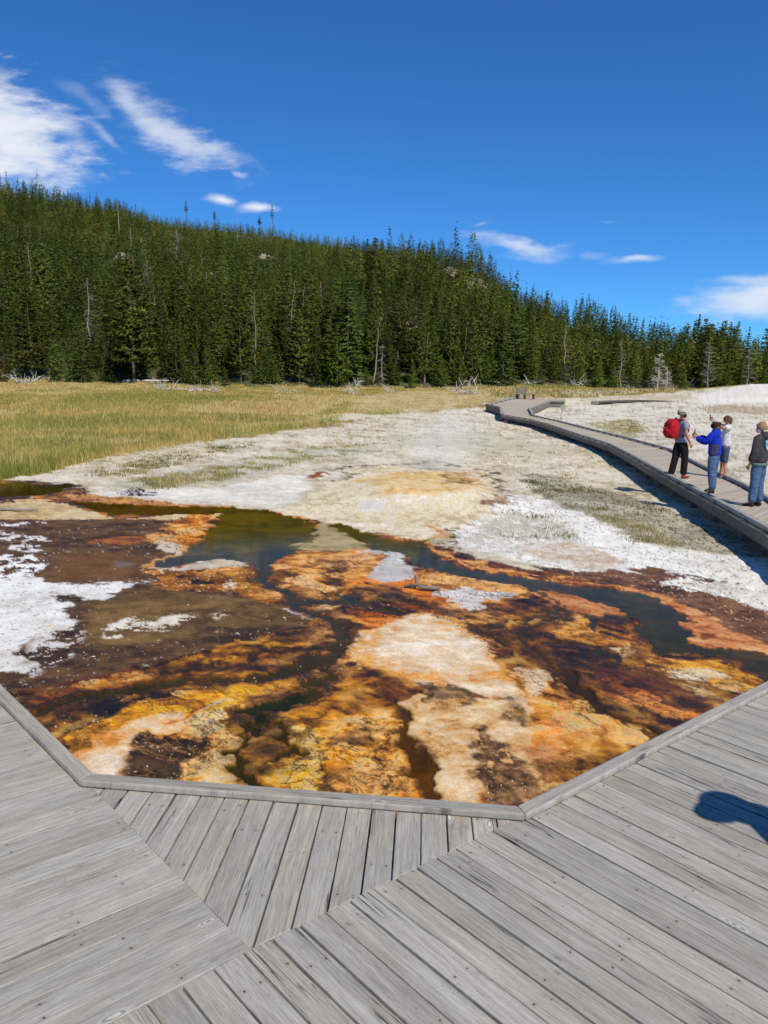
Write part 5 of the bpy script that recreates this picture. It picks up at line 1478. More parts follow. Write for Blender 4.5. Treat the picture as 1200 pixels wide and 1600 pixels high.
# thin survivors on the ridge line of the regrowth
for px, H, lab in ((306, 18, 'thin bare topped pine alone on the ridge under the small clouds'), (348, 13, 'short ragged pine on the ridge left of the pole snag'),
                   (415, 12, 'faint small ragged pine on the ridge right of the pole snag'), (434, 19, 'dark ragged pine alone on the ridge below the second small cloud')):
    u = (px - 600) / FPX; dc = float(np.interp(u, KU, KDC)) - 4
    p = at_base(px, dc); r = empty('ridge_pine', tuple(p)); tag(r, lab, 'tree')
    rg2 = np.random.default_rng(px)
    trunk_mb(H, .3, rg2).build('trunk', M['bark'], r)
    V, F, s, nn = crown_mesh(rg2, H, 1.7, .6, 'pine', 8, 6, 3, 3, 1.0)
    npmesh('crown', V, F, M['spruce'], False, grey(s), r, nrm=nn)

def driftwood(px, py, seed, size, n, label, name='fallen_branches', cat='dead wood', up=0.35):
    """a heap of bleached forked branches lying at the meadow edge"""
    rg = np.random.default_rng(seed)
    p = at_base(px, db_at(px) - 1.2) if py is None else unproj(np.array(float(px)), np.array(float(py)), terrain)
    m = MB()
    for k in range(n):
        az = rg.uniform(0, 6.28); L = size * rg.uniform(.5, 1.1); el = rg.uniform(-.05, up)
        d = np.array([math.cos(az) * math.cos(el), math.sin(az) * math.cos(el), math.sin(el)])
        o = np.array([rg.normal(0, .35) * size, rg.normal(0, .15) * size, .08])
        q = [o, o + d * L * .35 + (0, 0, .05 * L), o + d * L * .7 + rg.normal(0, .1, 3) * L, o + d * L + rg.normal(0, .16, 3) * L + (0, 0, .1 * L)]
        q = [np.array((a[0], a[1], max(a[2], .03))) for a in q]
        w = .035 * size * rg.uniform(.5, 1.2)
        m.tube(q, [w, w * .8, w * .55, w * .2], 6)
        for _ in range(4):
            s = rg.integers(1, 3); e = rg.normal(0, .5, 3); e[2] = abs(e[2])
            m.tube([q[s], q[s] + e * L * .45], [w * .5, w * .12], 5)
    o_ = m.build(name, M['snag'], None, True); o_.location = tuple(p)
    return tag(o_, label, cat)
for a in [
    (36, 599.5, 61, 2.6, 16, 'large grey heap of bleached branches at the far left meadow edge', .8),
    (266, 611, 62, 2.2, 9, 'bleached fallen branch fanning up beside the tallest olive pine', .9),
    (304, 612, 63, 2.6, 9, 'arched tangle of white fallen branches left of the round green bush', .5),
    (333, 612, 64, 1.4, 5, 'small white broken branch against the round green bush', .4),
    (440, 615, 65, 1.5, 6, 'short white forked branches under the dark trees at mid meadow edge', .9),
    (463, 615, 66, .9, 3, 'tiny pale upright stub right of the forked branches', 1.2),
    (559, 616.5, 67, 2.3, 9, 'upright forked white stump with splayed roots in front of the pale cone pine', 1.3),
    (612, 613, 68, 1.7, 6, 'thin bleached branches left of the small dark lone pine', .9),
    (736, 616, 69, 2.3, 12, 'white tangled upright dead branches right of the pair of young pines', 1.2),
    (783, 604, 70, 1.5, 7, 'small bleached branch heap left of the far bench', .6),
    (826, 601, 71, 2.0, 8, 'bleached branch heap right behind the far bench', .8),
    (905, 603, 72, 2.2, 8, 'bleached branches standing at the treeline above the second boardwalk', 1.0),
    (985, 606, 73, 1.5, 6, 'pale low branches left of the whitish twiggy dead tree', .5),
    (1072, 606, 74, 2.0, 10, 'grey brown twiggy heap between the olive bush and the tall dead tree', 1.0),
]:
    driftwood(a[0], a[1], a[2], a[3], a[4], a[5], up=a[6])
m = MB(); rg3 = np.random.default_rng(8)
p = unproj(np.array(240.0), np.array(597.5), terrain)
m.tube([(-5, 0, .2), (-2, .2, .28), (2, .1, .25), (5, .4, .3)], [.2, .2, .16, .1], 7); m.tube([(1, 0, .25), (2.5, -.6, .8)], [.07, .02], 5)
o = m.build('fallen_log', M['snag'], None, True); o.location = tuple(p); tag(o, 'long pale fallen log lying left of the tallest olive pine', 'log')
p = unproj(np.array(10.0), np.array(798.0), terrain)
m = MB(); m.tube([(-1.0, 0, .02), (0, .01, .03), (.55, 0, .02)], [.03, .035, .02], 6)
o = m.build('driftwood_stick', M['greysnag'], None, True); o.location = tuple(p); tag(o, 'grey stick lying on the tan bank at the left edge of the spring', 'stick')
p = unproj(np.array(652.0), np.array(921.0), terrain)
m = MB(); m.tube([(-.16, .02, .03), (0, .0, .06), (.05, -.05, .04), (.28, -.06, .03)], [.018, .025, .03, .02], 6); m.tube([(0, 0, .06), (-.02, .2, .12)], [.02, .01], 5)
o = m.build('driftwood_stick', M['darkwood'], None, True); o.location = tuple(p); tag(o, 'dark wet stick lying in the orange mats below the pool', 'stick')

for k, ((xx, dep, zz, s), lab) in enumerate(zip(rock_w, ('pale rock outcrop high among the central trees, upper left of two', 'tan rock slope showing between trees right of the central outcrop', 'sunlit tan rock patch on the right shoulder of the hill',
        'pale rock patch between trees high on the middle slope', 'small pale rock showing left of the wide spruce, high up', 'small pale rock showing in the upper left forest', 'brownish boulder in the dark trees above the lone small pine'))):
    m = MB(); random.seed(k)
    for j in range(5):
        m.ball((random.uniform(-.6, .6) * s, random.uniform(-.3, .5) * s, random.uniform(0, .35) * s), (s * random.uniform(.35, .6), s * .4, s * random.uniform(.3, .5)), 9, 7, .5)
    o = m.build('rock_outcrop', M['rock'], None, False); o.location = (xx, dep - 2, zz); tag(o, lab, 'rock')

# ------------------------------------------------------------------ grass
def in_poly(px, py, P):
    P = np.array(P, float); ins = np.zeros(len(px), bool); n = len(P)
    for i in range(n):
        ax, ay = P[i]; bx, by = P[(i + 1) % n]
        ins ^= ((ay > py) != (by > py)) & (px < (bx - ax) * (py - ay) / (by - ay + 1e-12) + ax)
    return ins

def scatter(poly, n, seed, near=1.0):
    rg = np.random.default_rng(seed); P = np.array(poly, float)
    px = rg.uniform(P[:, 0].min(), P[:, 0].max(), n * 3); py = rg.uniform(P[:, 1].min(), P[:, 1].max(), n * 3)
    k = np.where(in_poly(px, py, P))[0][:n]
    px, py = px[k] + rg.normal(0, 4, len(k)), py[k] + rg.normal(0, 1.2, len(k))
    py = np.maximum(py, 593)
    W = unproj(px, py, smooth_t)
    W[:, 2] = terrain(W[:, 0], W[:, 1])
    return W

def grass(name, W, nb, h, w_px, spread, cols, seed, label, patch=6.0, stems=0.0):
    rg = np.random.default_rng(seed); n = len(W)
    dist = np.linalg.norm(W, axis=1)
    P = np.repeat(W, nb, 0); d = np.repeat(dist, nb); m = len(P)
    P = P + np.stack([rg.normal(0, 1, m) * spread * np.maximum(1, d / 30), rg.normal(0, 1, m) * spread * np.maximum(1, d / 30), np.zeros(m)], 1)
    P[:, 2] = terrain(P[:, 0], P[:, 1]) - .01
    hh = h * rg.uniform(.45, 1.2, m) * (0.7 + .6 * fbm(P[:, 0], P[:, 1], 5, 2, .5, 3))
    st = rg.random(m) < stems; hh = np.where(st, hh * 1.8, hh)
    wd = np.maximum(0.004, w_px * d / FPX) * rg.uniform(.6, 1.3, m); wd = np.where(st, wd * .5, wd)
    a = rg.uniform(0, 6.28, m); ln = rg.uniform(0, .5, m) * hh; b = rg.uniform(0, 6.28, m)
    dx = np.stack([np.cos(a) * wd, np.sin(a) * wd, 0 * a], 1)
    tip = P + np.stack([np.cos(b) * ln, np.sin(b) * ln, hh], 1); mid = P + (tip - P) * .55 + np.stack([0 * a, 0 * a, .06 * hh], 1)
    V = np.stack([P - dx, P + dx, mid + dx * .8, mid - dx * .8, tip + dx * .15, tip - dx * .15], 1).reshape(-1, 3)
    base = np.arange(m)[:, None] * 6
    F = np.concatenate([base + np.array([0, 1, 2, 3]), base + np.array([3, 2, 4, 5])])
    t = uni(fbm(P[:, 0], P[:, 1] * .45, patch, 4, .6, 4)) * .88 + rg.random(m) * .12
    c = ramp(t, cols) * rg.uniform(.95, 1.5, m)[:, None]
    c = np.where(st[:, None], lin((214, 186, 120)), c)
    o = npmesh(name, V, F, M['grass'], False, np.repeat(c, 6, 0))
    return tag(o, label, 'grass', kind='stuff')

MEADOW = [(-60, 752), (0, 748), (60, 738), (110, 724), (165, 714), (250, 700), (330, 689), (420, 677), (500, 664), (590, 650), (690, 640), (758, 630), (790, 618), (700, 611), (560, 612), (400, 608),
          (240, 602), (0, 598), (-60, 598)]
W = scatter(MEADOW, 15000, 31)
rge = np.random.default_rng(4); ue = rge.uniform(-.6, .6, 4200); de = np.interp(ue, KU, KDB) + rge.uniform(-7, 3.5, 4200)
We = np.stack([ue * de, de, terrain(ue * de, de)], 1)
gap = fbm(W[:, 0], W[:, 1], 12, 3, .6, 9)
W = np.concatenate([W[(W[:, 0] < -3) | (gap > .55)], We])
GC1 = [(98, 106, 48), (128, 126, 64), (166, 142, 84), (108, 110, 52), (180, 160, 108), (150, 126, 78)]
grass('meadow_grass', W, 8, .22, .36, .16, GC1, 1, 'golden and green meadow grass spread between the spring and the forest', 9.0, .05)
W = scatter([(-60, 752), (0, 748), (60, 738), (110, 722), (165, 712), (170, 690), (100, 690), (-60, 690)], 3500, 37)
grass('meadow_grass', W, 12, .24, .32, .12, [(92, 104, 40), (120, 122, 50), (150, 138, 66), (104, 110, 44)], 2, 'taller green grass at the left corner of the spring', 4.0, .02)
W = np.concatenate([scatter([(810, 742), (850, 752), (900, 770), (940, 790), (985, 815), (1040, 835), (1060, 855), (1000, 850), (940, 812), (890, 792), (830, 765)], 620, 32),
                    scatter([(860, 745), (960, 770), (1080, 810), (1100, 835), (1000, 830), (900, 785)], 160, 38),
                    scatter([(250, 766), (330, 752), (420, 735), (480, 715), (600, 700), (600, 694), (470, 700), (400, 712), (300, 738), (210, 752)], 900, 33),
                    scatter([(740, 815), (830, 800), (890, 825), (900, 845), (800, 842), (730, 838)], 130, 34),
                    scatter([(500, 655), (640, 648), (760, 660), (900, 720), (960, 752), (850, 745), (700, 705), (520, 690)], 230, 35),
                    scatter([(840, 668), (930, 698), (990, 726), (1040, 756), (1080, 790), (1130, 824), (1110, 826), (1040, 780), (980, 742), (900, 705), (840, 680)], 330, 36),
                    scatter([(930, 662), (985, 656), (1005, 672), (975, 684)], 140, 39),
                    scatter([(130, 742), (250, 712), (330, 700), (420, 692), (330, 712), (200, 745)], 380, 40)])
W = W[fbm(W[:, 0], W[:, 1], 1.2, 3, .6, 2) > .47]
grass('sparse_grass', W, 16, .08, .42, .09, [(88, 88, 50), (116, 110, 68), (146, 136, 92), (104, 100, 60)], 3, 'sparse low tufts of dry grass on the white sinter', 3.0, .03)
W = scatter([(880, 612), (1000, 609), (1070, 606), (1110, 610), (1040, 617), (900, 620), (780, 622), (770, 606)], 1800, 41)
grass('far_grass', W, 5, .3, .75, .2, [(146, 130, 84), (172, 152, 106), (128, 118, 72), (190, 178, 148)], 4, 'dry brown grass behind the far platform', 9.0, .05)

# loose chips of sinter lying on the mats
rgc = np.random.default_rng(77)
W = np.concatenate([scatter([(0, 870), (230, 850), (460, 940), (460, 990), (150, 1045), (20, 1070)], 420, 51), scatter([(60, 1120), (300, 1080), (560, 1000), (540, 1060), (420, 1085), (200, 1140), (120, 1160)], 130, 52),
                    scatter([(210, 1215), (210, 1170), (330, 1160), (290, 1225)], 26, 53), scatter([(735, 1200), (840, 1190), (860, 1230), (820, 1262), (750, 1250)], 40, 54),
                    scatter([(240, 890), (600, 860), (700, 940), (560, 980), (430, 930)], 170, 55), scatter([(690, 880), (900, 880), (1050, 900), (1180, 950), (1100, 960), (900, 900)], 140, 56),
                    scatter([(40, 980), (110, 965), (150, 985), (100, 1030), (50, 1050)], 260, 57)])
Vc, Fc = [], []
W = W[rgc.random(len(W)) < .6]
for i, p in enumerate(W):
    s = rgc.lognormal(-6.1, .65) * (1 + .03 * p[1]); k = 6; a0 = rgc.uniform(0, 6)
    a = a0 + np.arange(k) * 6.283 / k; rad = s * rgc.uniform(.55, 1.2, k); hz = s * rgc.uniform(.2, .5)
    b0 = np.stack([p[0] + np.cos(a) * rad * 1.3, p[1] + np.sin(a) * rad, np.full(k, p[2] - .004)], 1); t0 = b0.copy(); t0[:, :2] = p[:2] + (t0[:, :2] - p[:2]) * .75; t0[:, 2] = p[2] + hz + .003
    n0 = len(Vc) * 12
    Vc.append(np.concatenate([b0, t0]))
    Fc += [(n0 + j, n0 + (j + 1) % k, n0 + 6 + (j + 1) % k, n0 + 6 + j) for j in range(k)] + [(n0 + 6, n0 + 7, n0 + 8, n0 + 9), (n0 + 6, n0 + 9, n0 + 10, n0 + 11)]
ch = npmesh('sinter_chips', np.concatenate(Vc), np.array(Fc), M['chip'])
tag(ch, 'small pale chips of sinter scattered over the brown and orange mats', 'stone chips', kind='stuff')

# ------------------------------------------------------------------ people
def cloth(name, rgb, rough=.85, k=1.0):
    m, nt, bs = newmat(name)
    tc = N(nt, 'ShaderNodeTexCoord')
    f = noise_n(nt, tc.outputs['Object'], 7, 4, .6, 1.0); f2 = noise_n(nt, tc.outputs['Object'], 90, 2, .6)
    b = lin(rgb) * k
    c = mixc(nt, maprange(nt, f, .3, .7), [*(b * .74), 1], [*np.minimum(1, b * 1.18), 1])
    nt.links.new(c, bs.inputs['Base Color']); bs.inputs['Roughness'].default_value = rough
    bs.inputs['Specular IOR Level'].default_value = .2
    h = math_n(nt, 'ADD', f, math_n(nt, 'MULTIPLY', f2, .2))
    bump_n(nt, h, 1.0, .09, bs)
    return m
SK = cloth('skin', (206, 150, 122), .6)
CM = dict(skin=SK, red=cloth('red_nylon', (190, 26, 40), .6), redd=cloth('dark_red_strap', (120, 18, 34)), pale_blue=cloth('grey_blue_cotton', (150, 160, 186)), black=cloth('black_cloth', (34, 30, 32)),
          white=cloth('white_cotton', (226, 224, 226)), cap=cloth('pale_cap', (206, 194, 176)), capw=cloth('white_cap', (226, 222, 210)), royal=cloth('royal_blue_shell', (20, 50, 200), .6), slate=cloth('slate_panel', (74, 76, 92)),
          denim=cloth('denim', (84, 112, 148)), denim2=cloth('dark_denim', (66, 88, 118)), hoodie=cloth('charcoal_fleece', (72, 70, 76)), cyan=cloth('cyan_print', (150, 214, 236)), green=cloth('grey_green_hem', (104, 128, 116)),
          hair_grey=cloth('grey_hair', (150, 138, 126)), hair_red=cloth('auburn_hair', (104, 52, 40)), hair_brown=cloth('brown_hair', (112, 78, 62)), hair_sand=cloth('sandy_hair', (176, 142, 108)), shoe_red=cloth('rust_red_shoes', (150, 66, 62)),
          shoe_dark=cloth('dark_shoes', (48, 48, 52)), shoe_grey=cloth('grey_blue_shoes', (110, 124, 142)), sole=cloth('pale_sole', (190, 186, 180)), eye=simple('eye', (40, 30, 26), .3, .05), phone=simple('phone_black', (24, 24, 28), .25, .05))

def two_tone(m, rgb):
    # the jacket's own side panel, below the arm on the wearer's left
    nt = m.node_tree; bs = nt.nodes['Principled BSDF']; src = bs.inputs['Base Color'].links[0].from_socket
    tc = N(nt, 'ShaderNodeTexCoord'); sp = N(nt, 'ShaderNodeSeparateXYZ'); nt.links.new(tc.outputs['Object'], sp.inputs[0])
    curve = math_n(nt, 'ADD', sp.outputs[0], math_n(nt, 'MULTIPLY', math_n(nt, 'SUBTRACT', sp.outputs[2], 1.0), -.25))
    k = math_n(nt, 'MULTIPLY', maprange(nt, curve, -.115, -.125), math_n(nt, 'MULTIPLY', maprange(nt, sp.outputs[2], 1.15, 1.13), maprange(nt, sp.outputs[1], .06, .04)))
    nt.links.new(mixc(nt, k, src, lin4(rgb)), bs.inputs['Base Color'])
two_tone(CM['royal'], (74, 76, 92))

def skin_mesh(name, nodes, edges, mat, parent, root, sub=2):
    """a Skin + Subdivision surface over a skeleton: nodes {key: ((x, y, z), radius or (rx, ry))}"""
    me = bpy.data.meshes.new(name); bm = bmesh.new()
    lay_ = bm.verts.layers.skin.verify(); vv = {}
    for k, (c, r) in nodes.items():
        v = bm.verts.new(c); v[lay_].radius = r if isinstance(r, tuple) else (r, r); v[lay_].use_root = (k == root); vv[k] = v
    for a, b_ in edges: bm.edges.new((vv[a], vv[b_]))
    bm.to_mesh(me); bm.free(); me.materials.append(mat)
    o = link(bpy.data.objects.new(name, me), parent)
    s = o.modifiers.new('skin', 'SKIN'); s.use_smooth_shade = True; s.branch_smoothing = .6
    u = o.modifiers.new('sub', 'SUBSURF'); u.levels = sub; u.render_levels = sub
    return o

def chain(d, es, pts, pre, start=None):
    prev = start
    for i, (c, r) in enumerate(pts):
        k = f'{pre}{i}'; d[k] = (c, r)
        if prev: es.append((prev, k))
        prev = k
    return prev

def hand(nd, es, wrist, wkey, dirv, palm_n, side, curl=.5):
    """palm plus four fingers of unequal length and a thumb leaving the side of the palm"""
    d = Vector(dirv).normalized(); n = Vector(palm_n).normalized(); s = d.cross(n).normalized() * side
    w = Vector(wrist); pm = w + d * .05
    nd[wkey + 'p'] = (tuple(pm), (.034, .017)); es.append((wkey, wkey + 'p'))
    for i, (off, L) in enumerate(((.030, .070), (.011, .080), (-.009, .074), (-.028, .058))):
        k = f'{wkey}f{i}'; b_ = w + d * .085 + s * off
        nd[k + 'a'] = (tuple(b_), .0105); es.append((wkey + 'p', k + 'a'))
        q = b_ + (d * math.cos(curl * .5) + n * math.sin(curl * .5)) * L * .5
        nd[k + 'b'] = (tuple(q), .0095); es.append((k + 'a', k + 'b'))
        q2 = q + (d * math.cos(curl * 1.6) + n * math.sin(curl * 1.6)) * L * .5
        nd[k + 'c'] = (tuple(q2), .008); es.append((k + 'b', k + 'c'))
    k = wkey + 't'; t0 = w + d * .03 + s * .036; t1 = t0 + (d * .7 + s * .6 + n * .25) * .035; t2 = t1 + (d * .9 + n * .45) * .03
    nd[k + 'a'] = (tuple(t0), .013); nd[k + 'b'] = (tuple(t1), .011); nd[k + 'c'] = (tuple(t2), .009)
    es += [(wkey + 'p', k + 'a'), (k + 'a', k + 'b'), (k + 'b', k + 'c')]

def person(label, loc, yaw, S, H=1.72):
    """S: pose and clothing. Local frame: +y is the way the body faces, +x is its right side"""
    r = empty('person', tuple(loc), yaw); k = H / 1.72; r.scale = (k, k, k)
    tag(r, label, 'person')
    ln = S.get('lean', 0.0)
    def L(p): return (p[0], p[1] + ln * p[2], p[2])
    J = dict(pel=(0, 0, .97), wai=(0, .0, 1.10), che=(0, .01, 1.28), nb=(0, -.01, 1.43), nk=(0, .005, 1.49))
    J.update({q: v for q, v in S['J'].items()})
    for sd, x in (('r', 1), ('l', -1)):
        J.setdefault('sh' + sd, (.175 * x, -.01, 1.40))
        J.setdefault('hip' + sd, (.09 * x, 0, .90))
        J.setdefault('kn' + sd, (.10 * x, .02, .50)); J.setdefault('an' + sd, (.105 * x, -.02, .09))
        J.setdefault('el' + sd, (.245 * x, -.03, 1.12)); J.setdefault('wr' + sd, (.25 * x, .05, .89))
    J = {q: L(v) for q, v in J.items()}
    ht = S.get('head_turn', 0.0); hp = S.get('head_pitch', 0.0)
    hc = Vector(J['nk']) + Vector((0, .01, .105))
    hm = Matrix.Rotation(ht, 3, 'Z') @ Matrix.Rotation(hp, 3, 'X')
    def HP(x, y, z): return tuple(hc + hm @ Vector((x, y, z)))
    # ---- body: one continuous surface
    nd = {}; es = []
    nd['pel'] = (J['pel'], (.09, .06)); nd['wai'] = (J['wai'], (.10, .07)); nd['che'] = (J['che'], (.145, .105)); nd['nb'] = (J['nb'], (.09, .075)); nd['nk'] = (J['nk'], .052)
    nd['jaw'] = (HP(0, .02, -.045), (.062, .07)); nd['sk'] = (HP(0, 0, .02), (.076, .09)); nd['top'] = (HP(0, -.01, .075), (.062, .075))
    nd['nose'] = (HP(0, .098, -.015), .012); nd['earr'] = (HP(.078, -.005, -.005), (.008, .018)); nd['earl'] = (HP(-.078, -.005, -.005), (.008, .018))
    es += [('pel', 'wai'), ('wai', 'che'), ('che', 'nb'), ('nb', 'nk'), ('nk', 'jaw'), ('jaw', 'sk'), ('sk', 'top'), ('sk', 'nose'), ('sk', 'earr'), ('sk', 'earl')]
    def lerp(a, b_, t): return tuple(Vector(a).lerp(Vector(b_), t))
    for sd, x in (('r', 1), ('l', -1)):
        nd['sh' + sd] = (J['sh' + sd], .056); nd['el' + sd] = (J['el' + sd], .040); nd['fa' + sd] = (lerp(J['el' + sd], J['wr' + sd], .35), .039); nd['wr' + sd] = (J['wr' + sd], .026)
        es += [('nb', 'sh' + sd), ('sh' + sd, 'el' + sd), ('el' + sd, 'fa' + sd), ('fa' + sd, 'wr' + sd)]
        nd['hip' + sd] = (J['hip' + sd], .055); nd['th' + sd] = (lerp(J['hip' + sd], J['kn' + sd], .4), .062); nd['kn' + sd] = (J['kn' + sd], .056)
        nd['ca' + sd] = (lerp(J['kn' + sd], J['an' + sd], .35), .056); nd['an' + sd] = (J['an' + sd], .036)
        an = Vector(J['an' + sd]); nd['to' + sd] = (tuple(an + Vector((.02 * x, .14, -.05))), (.036, .025)); nd['he' + sd] = (tuple(an + Vector((0, -.03, -.045))), .03)
        es += [('pel', 'hip' + sd), ('hip' + sd, 'th' + sd), ('th' + sd, 'kn' + sd), ('kn' + sd, 'ca' + sd), ('ca' + sd, 'an' + sd), ('an' + sd, 'to' + sd), ('an' + sd, 'he' + sd)]
        f = Vector(J['wr' + sd]) - Vector(J['el' + sd])
        hand(nd, es, J['wr' + sd], 'wr' + sd, S.get('hd' + sd, tuple(f)), S.get('hn' + sd, (-x, .15, 0)), S.get('hs' + sd, 1), S.get('curl', .55))
    body = skin_mesh('body', nd, es, CM['skin'], r, 'pel', 2)
    # ---- trousers
    nd = {}; es = []
    tr = S['trousers']; g = tr.get('ease', .012)
    nd['w'] = (tuple(Vector(J['pel']) + Vector((0, 0, .07))), (.142 + g, .108 + g)); nd['p'] = (J['pel'], (.15 + g, .118 + g)); es.append(('w', 'p'))
    for sd, x in (('r', 1), ('l', -1)):
        nd['h' + sd] = (J['hip' + sd], .097 + g); nd['t' + sd] = (lerp(J['hip' + sd], J['kn' + sd], .45), .088 + g); nd['k' + sd] = (J['kn' + sd], .064 + g)
        es += [('p', 'h' + sd), ('h' + sd, 't' + sd), ('t' + sd, 'k' + sd)]
        if tr.get('len', 1) == 1:
            nd['c' + sd] = (lerp(J['kn' + sd], J['an' + sd], .45), .063 + g); nd['a' + sd] = (lerp(J['kn' + sd], J['an' + sd], 1.04), .060 + g)
            es += [('k' + sd, 'c' + sd), ('c' + sd, 'a' + sd)]
        else:
            nd['c' + sd] = (lerp(J['kn' + sd], J['an' + sd], .22), .07 + g); es.append(('k' + sd, 'c' + sd))
    skin_mesh('trousers', nd, es, CM[tr['mat']], r, 'p', 2)
    # ---- top
    tp = S['top']; g = tp.get('ease', .012); nd = {}; es = []
    hem = tp.get('hem', .93)
    pz = Vector(J['pel'])
    nd['h'] = (tuple(pz + Vector((0, ln * (hem - .97), hem - .97))), (.15 + g * 1.3, .112 + g * 1.3)); nd['w'] = (J['wai'], (.138 + g * 1.3, .105 + g * 1.3)); nd['c'] = (J['che'], (.152 + g, .118 + g))
    nd['n'] = (tuple(Vector(J['nb']) + Vector((0, 0, .0))), (.10 + g * .5, .082 + g * .5)); nd['k'] = (tuple(Vector(J['nk']) + Vector((0, 0, -.015 + tp.get('collar', 0)))), .060 + .3 * g)
    es += [('h', 'w'), ('w', 'c'), ('c', 'n'), ('n', 'k')]
    for sd, x in (('r', 1), ('l', -1)):
        nd['s' + sd] = (J['sh' + sd], .066 + g * .8); es.append(('n', 's' + sd))
        if tp.get('sleeve', 1) == 1:
            nd['e' + sd] = (J['el' + sd], .052 + g); nd['f' + sd] = (lerp(J['el' + sd], J['wr' + sd], .45), .047 + g); nd['q' + sd] = (lerp(J['el' + sd], J['wr' + sd], .96), .036 + g)
            es += [('s' + sd, 'e' + sd), ('e' + sd, 'f' + sd), ('f' + sd, 'q' + sd)]
        else:
            nd['e' + sd] = (lerp(J['sh' + sd], J['el' + sd], .72), .058 + g); es.append(('s' + sd, 'e' + sd))
    skin_mesh(tp['name'], nd, es, CM[tp['mat']], r, 'w', 2)
    # ---- shoes
    for sd, x in (('r', 1), ('l', -1)):
        an = Vector(J['an' + sd]); nd = {}; es = []
        base = an.z - .09
        chain(nd, es, [((an.x, an.y - .045, base + .045), (.042, .042)), ((an.x, an.y + .03, base + .05), (.045, .048)), ((an.x + .012 * x, an.y + .12, base + .035), (.047, .032)), ((an.x + .018 * x, an.y + .185, base + .028), (.036, .024))], 's')
        skin_mesh('shoe', nd, es, CM[S['shoes']], r, 's1', 2)
    # ---- head
    for sx in (-1, 1):
        m = MB(); m.ball(HP(.03 * sx, .083, .0), .0115, 8, 6); m.build('eye', CM['eye'], r, True)
    hr = S['hair']; m = MB(); seg = 14; rings = 9; vs = []; fs = []
    for i in range(rings + 1):
        th = math.radians(5 + hr.get('down', 100) * i / rings)
        for j in range(seg):
            ph = 2 * math.pi * j / seg; fr = max(0, math.sin(ph))          # ph = 90 degrees is the face
            t2 = th * (1 - .42 * fr * (i / rings))
            w = 1 + .05 * math.sin(5 * ph + i) + .03 * math.sin(11 * ph)
            vs.append(HP(math.sin(t2) * math.cos(ph) * .092 * w, -.008 + math.sin(t2) * math.sin(ph) * .108 * w, .012 + math.cos(t2) * .112))
    fs = [(i * seg + j, (i + 1) * seg + j, (i + 1) * seg + (j + 1) % seg, i * seg + (j + 1) % seg) for i in range(rings) for j in range(seg)] + [tuple(range(seg))]
    m.add(vs, fs); o = m.build('hair', CM[hr['mat']], r, True)
    sol = o.modifiers.new('thick', 'SOLIDIFY'); sol.thickness = .012
    if S.get('cap'):
        m = MB(); vs = []
        for i in range(8):
            th = math.radians(4 + 84 * i / 7)
            for j in range(16):
                ph = 2 * math.pi * j / 16
                vs.append(HP(math.sin(th) * math.cos(ph) * .101, -.006 + math.sin(th) * math.sin(ph) * .117, .045 + math.cos(th) * .098))
        m.add(vs, [(i * 16 + j, (i + 1) * 16 + j, (i + 1) * 16 + (j + 1) % 16, i * 16 + (j + 1) % 16) for i in range(7) for j in range(16)] + [tuple(range(16))])
        o = m.build('cap', CM[S['cap']], r, True); sol = o.modifiers.new('thick', 'SOLIDIFY'); sol.thickness = .008
        m = MB(); top = []; 
        for i in range(9):
            ph = math.radians(20 + 140 * i / 8); top.append((math.cos(ph), math.sin(ph)))
        vs = [HP(.096 * c, -.006 + .112 * s_, .05) for c, s_ in top] + [HP(.088 * c, .05 + .135 * s_, .03 + .012 * s_) for c, s_ in top]
        m.add(vs, [(i, i + 1, 9 + i + 1, 9 + i) for i in range(8)])
        o = m.build('cap_brim', CM[S['cap']], r, True); sol = o.modifiers.new('thick', 'SOLIDIFY'); sol.thickness = .006
    if S.get('mask'):
        m = MB(); vs = []
        for i in range(5):
            z = -.095 + .085 * i / 4
            for j in range(9):
                ph = math.radians(-8 + 196 * j / 8)
                vs.append(HP(.073 * math.cos(ph) * (1 - .12 * (i == 0)), .022 + .084 * math.sin(ph) * (1 - .25 * (i == 0)) + .012 * (i in (2, 3)) * max(0, math.sin(ph)) ** 4, z))
        m.add(vs, [(i * 9 + j, i * 9 + j + 1, (i + 1) * 9 + j + 1, (i + 1) * 9 + j) for i in range(4) for j in range(8)])
        o = m.build('face_mask', CM[S['mask']], r, True); sol = o.modifiers.new('thick', 'SOLIDIFY'); sol.thickness = .008
    return r, J, HP

def on_walk(px, py):
    p = unproj(np.array(float(px)), np.array(float(py)), deck_z); p[2] = deck_z(p[0], p[1]) + .004
    return p
def face(dx, dy): return math.atan2(-dx, dy)          # yaw that turns local +y to the world direction (dx, dy)

# man with the backpack
P1, J1, H1 = person('man in black trousers and grey blue shirt wearing a red backpack, looking right', on_walk(1057, 747.5), face(.93, .36), dict(
    J=dict(anr=(.10, .11, .09), anl=(-.11, -.09, .09), knr=(.10, .12, .50), knl=(-.10, .0, .50), hipr=(.09, .06, .90), hipl=(-.09, .05, .90), pel=(0, .05, .97), wai=(0, .03, 1.10),
           elr=(.25, -.04, 1.13), wrr=(.25, .10, .90), ell=(-.24, 0, 1.13), wrl=(-.22, .14, .92)), lean=.02,
    trousers=dict(mat='black', ease=.024), top=dict(name='t_shirt', mat='pale_blue', sleeve=.5, ease=.022, hem=.88), shoes='shoe_red', hair=dict(mat='hair_grey', down=105), cap='cap', mask='black', head_turn=-.25), 1.80)
ch_ = Vector(J1['che'])
m = MB()
vs = []; rows = [(-.25, .10, .07), (-.23, .145, .12), (-.12, .165, .155), (.02, .165, .165), (.13, .15, .15), (.21, .11, .11), (.24, .05, .05)]
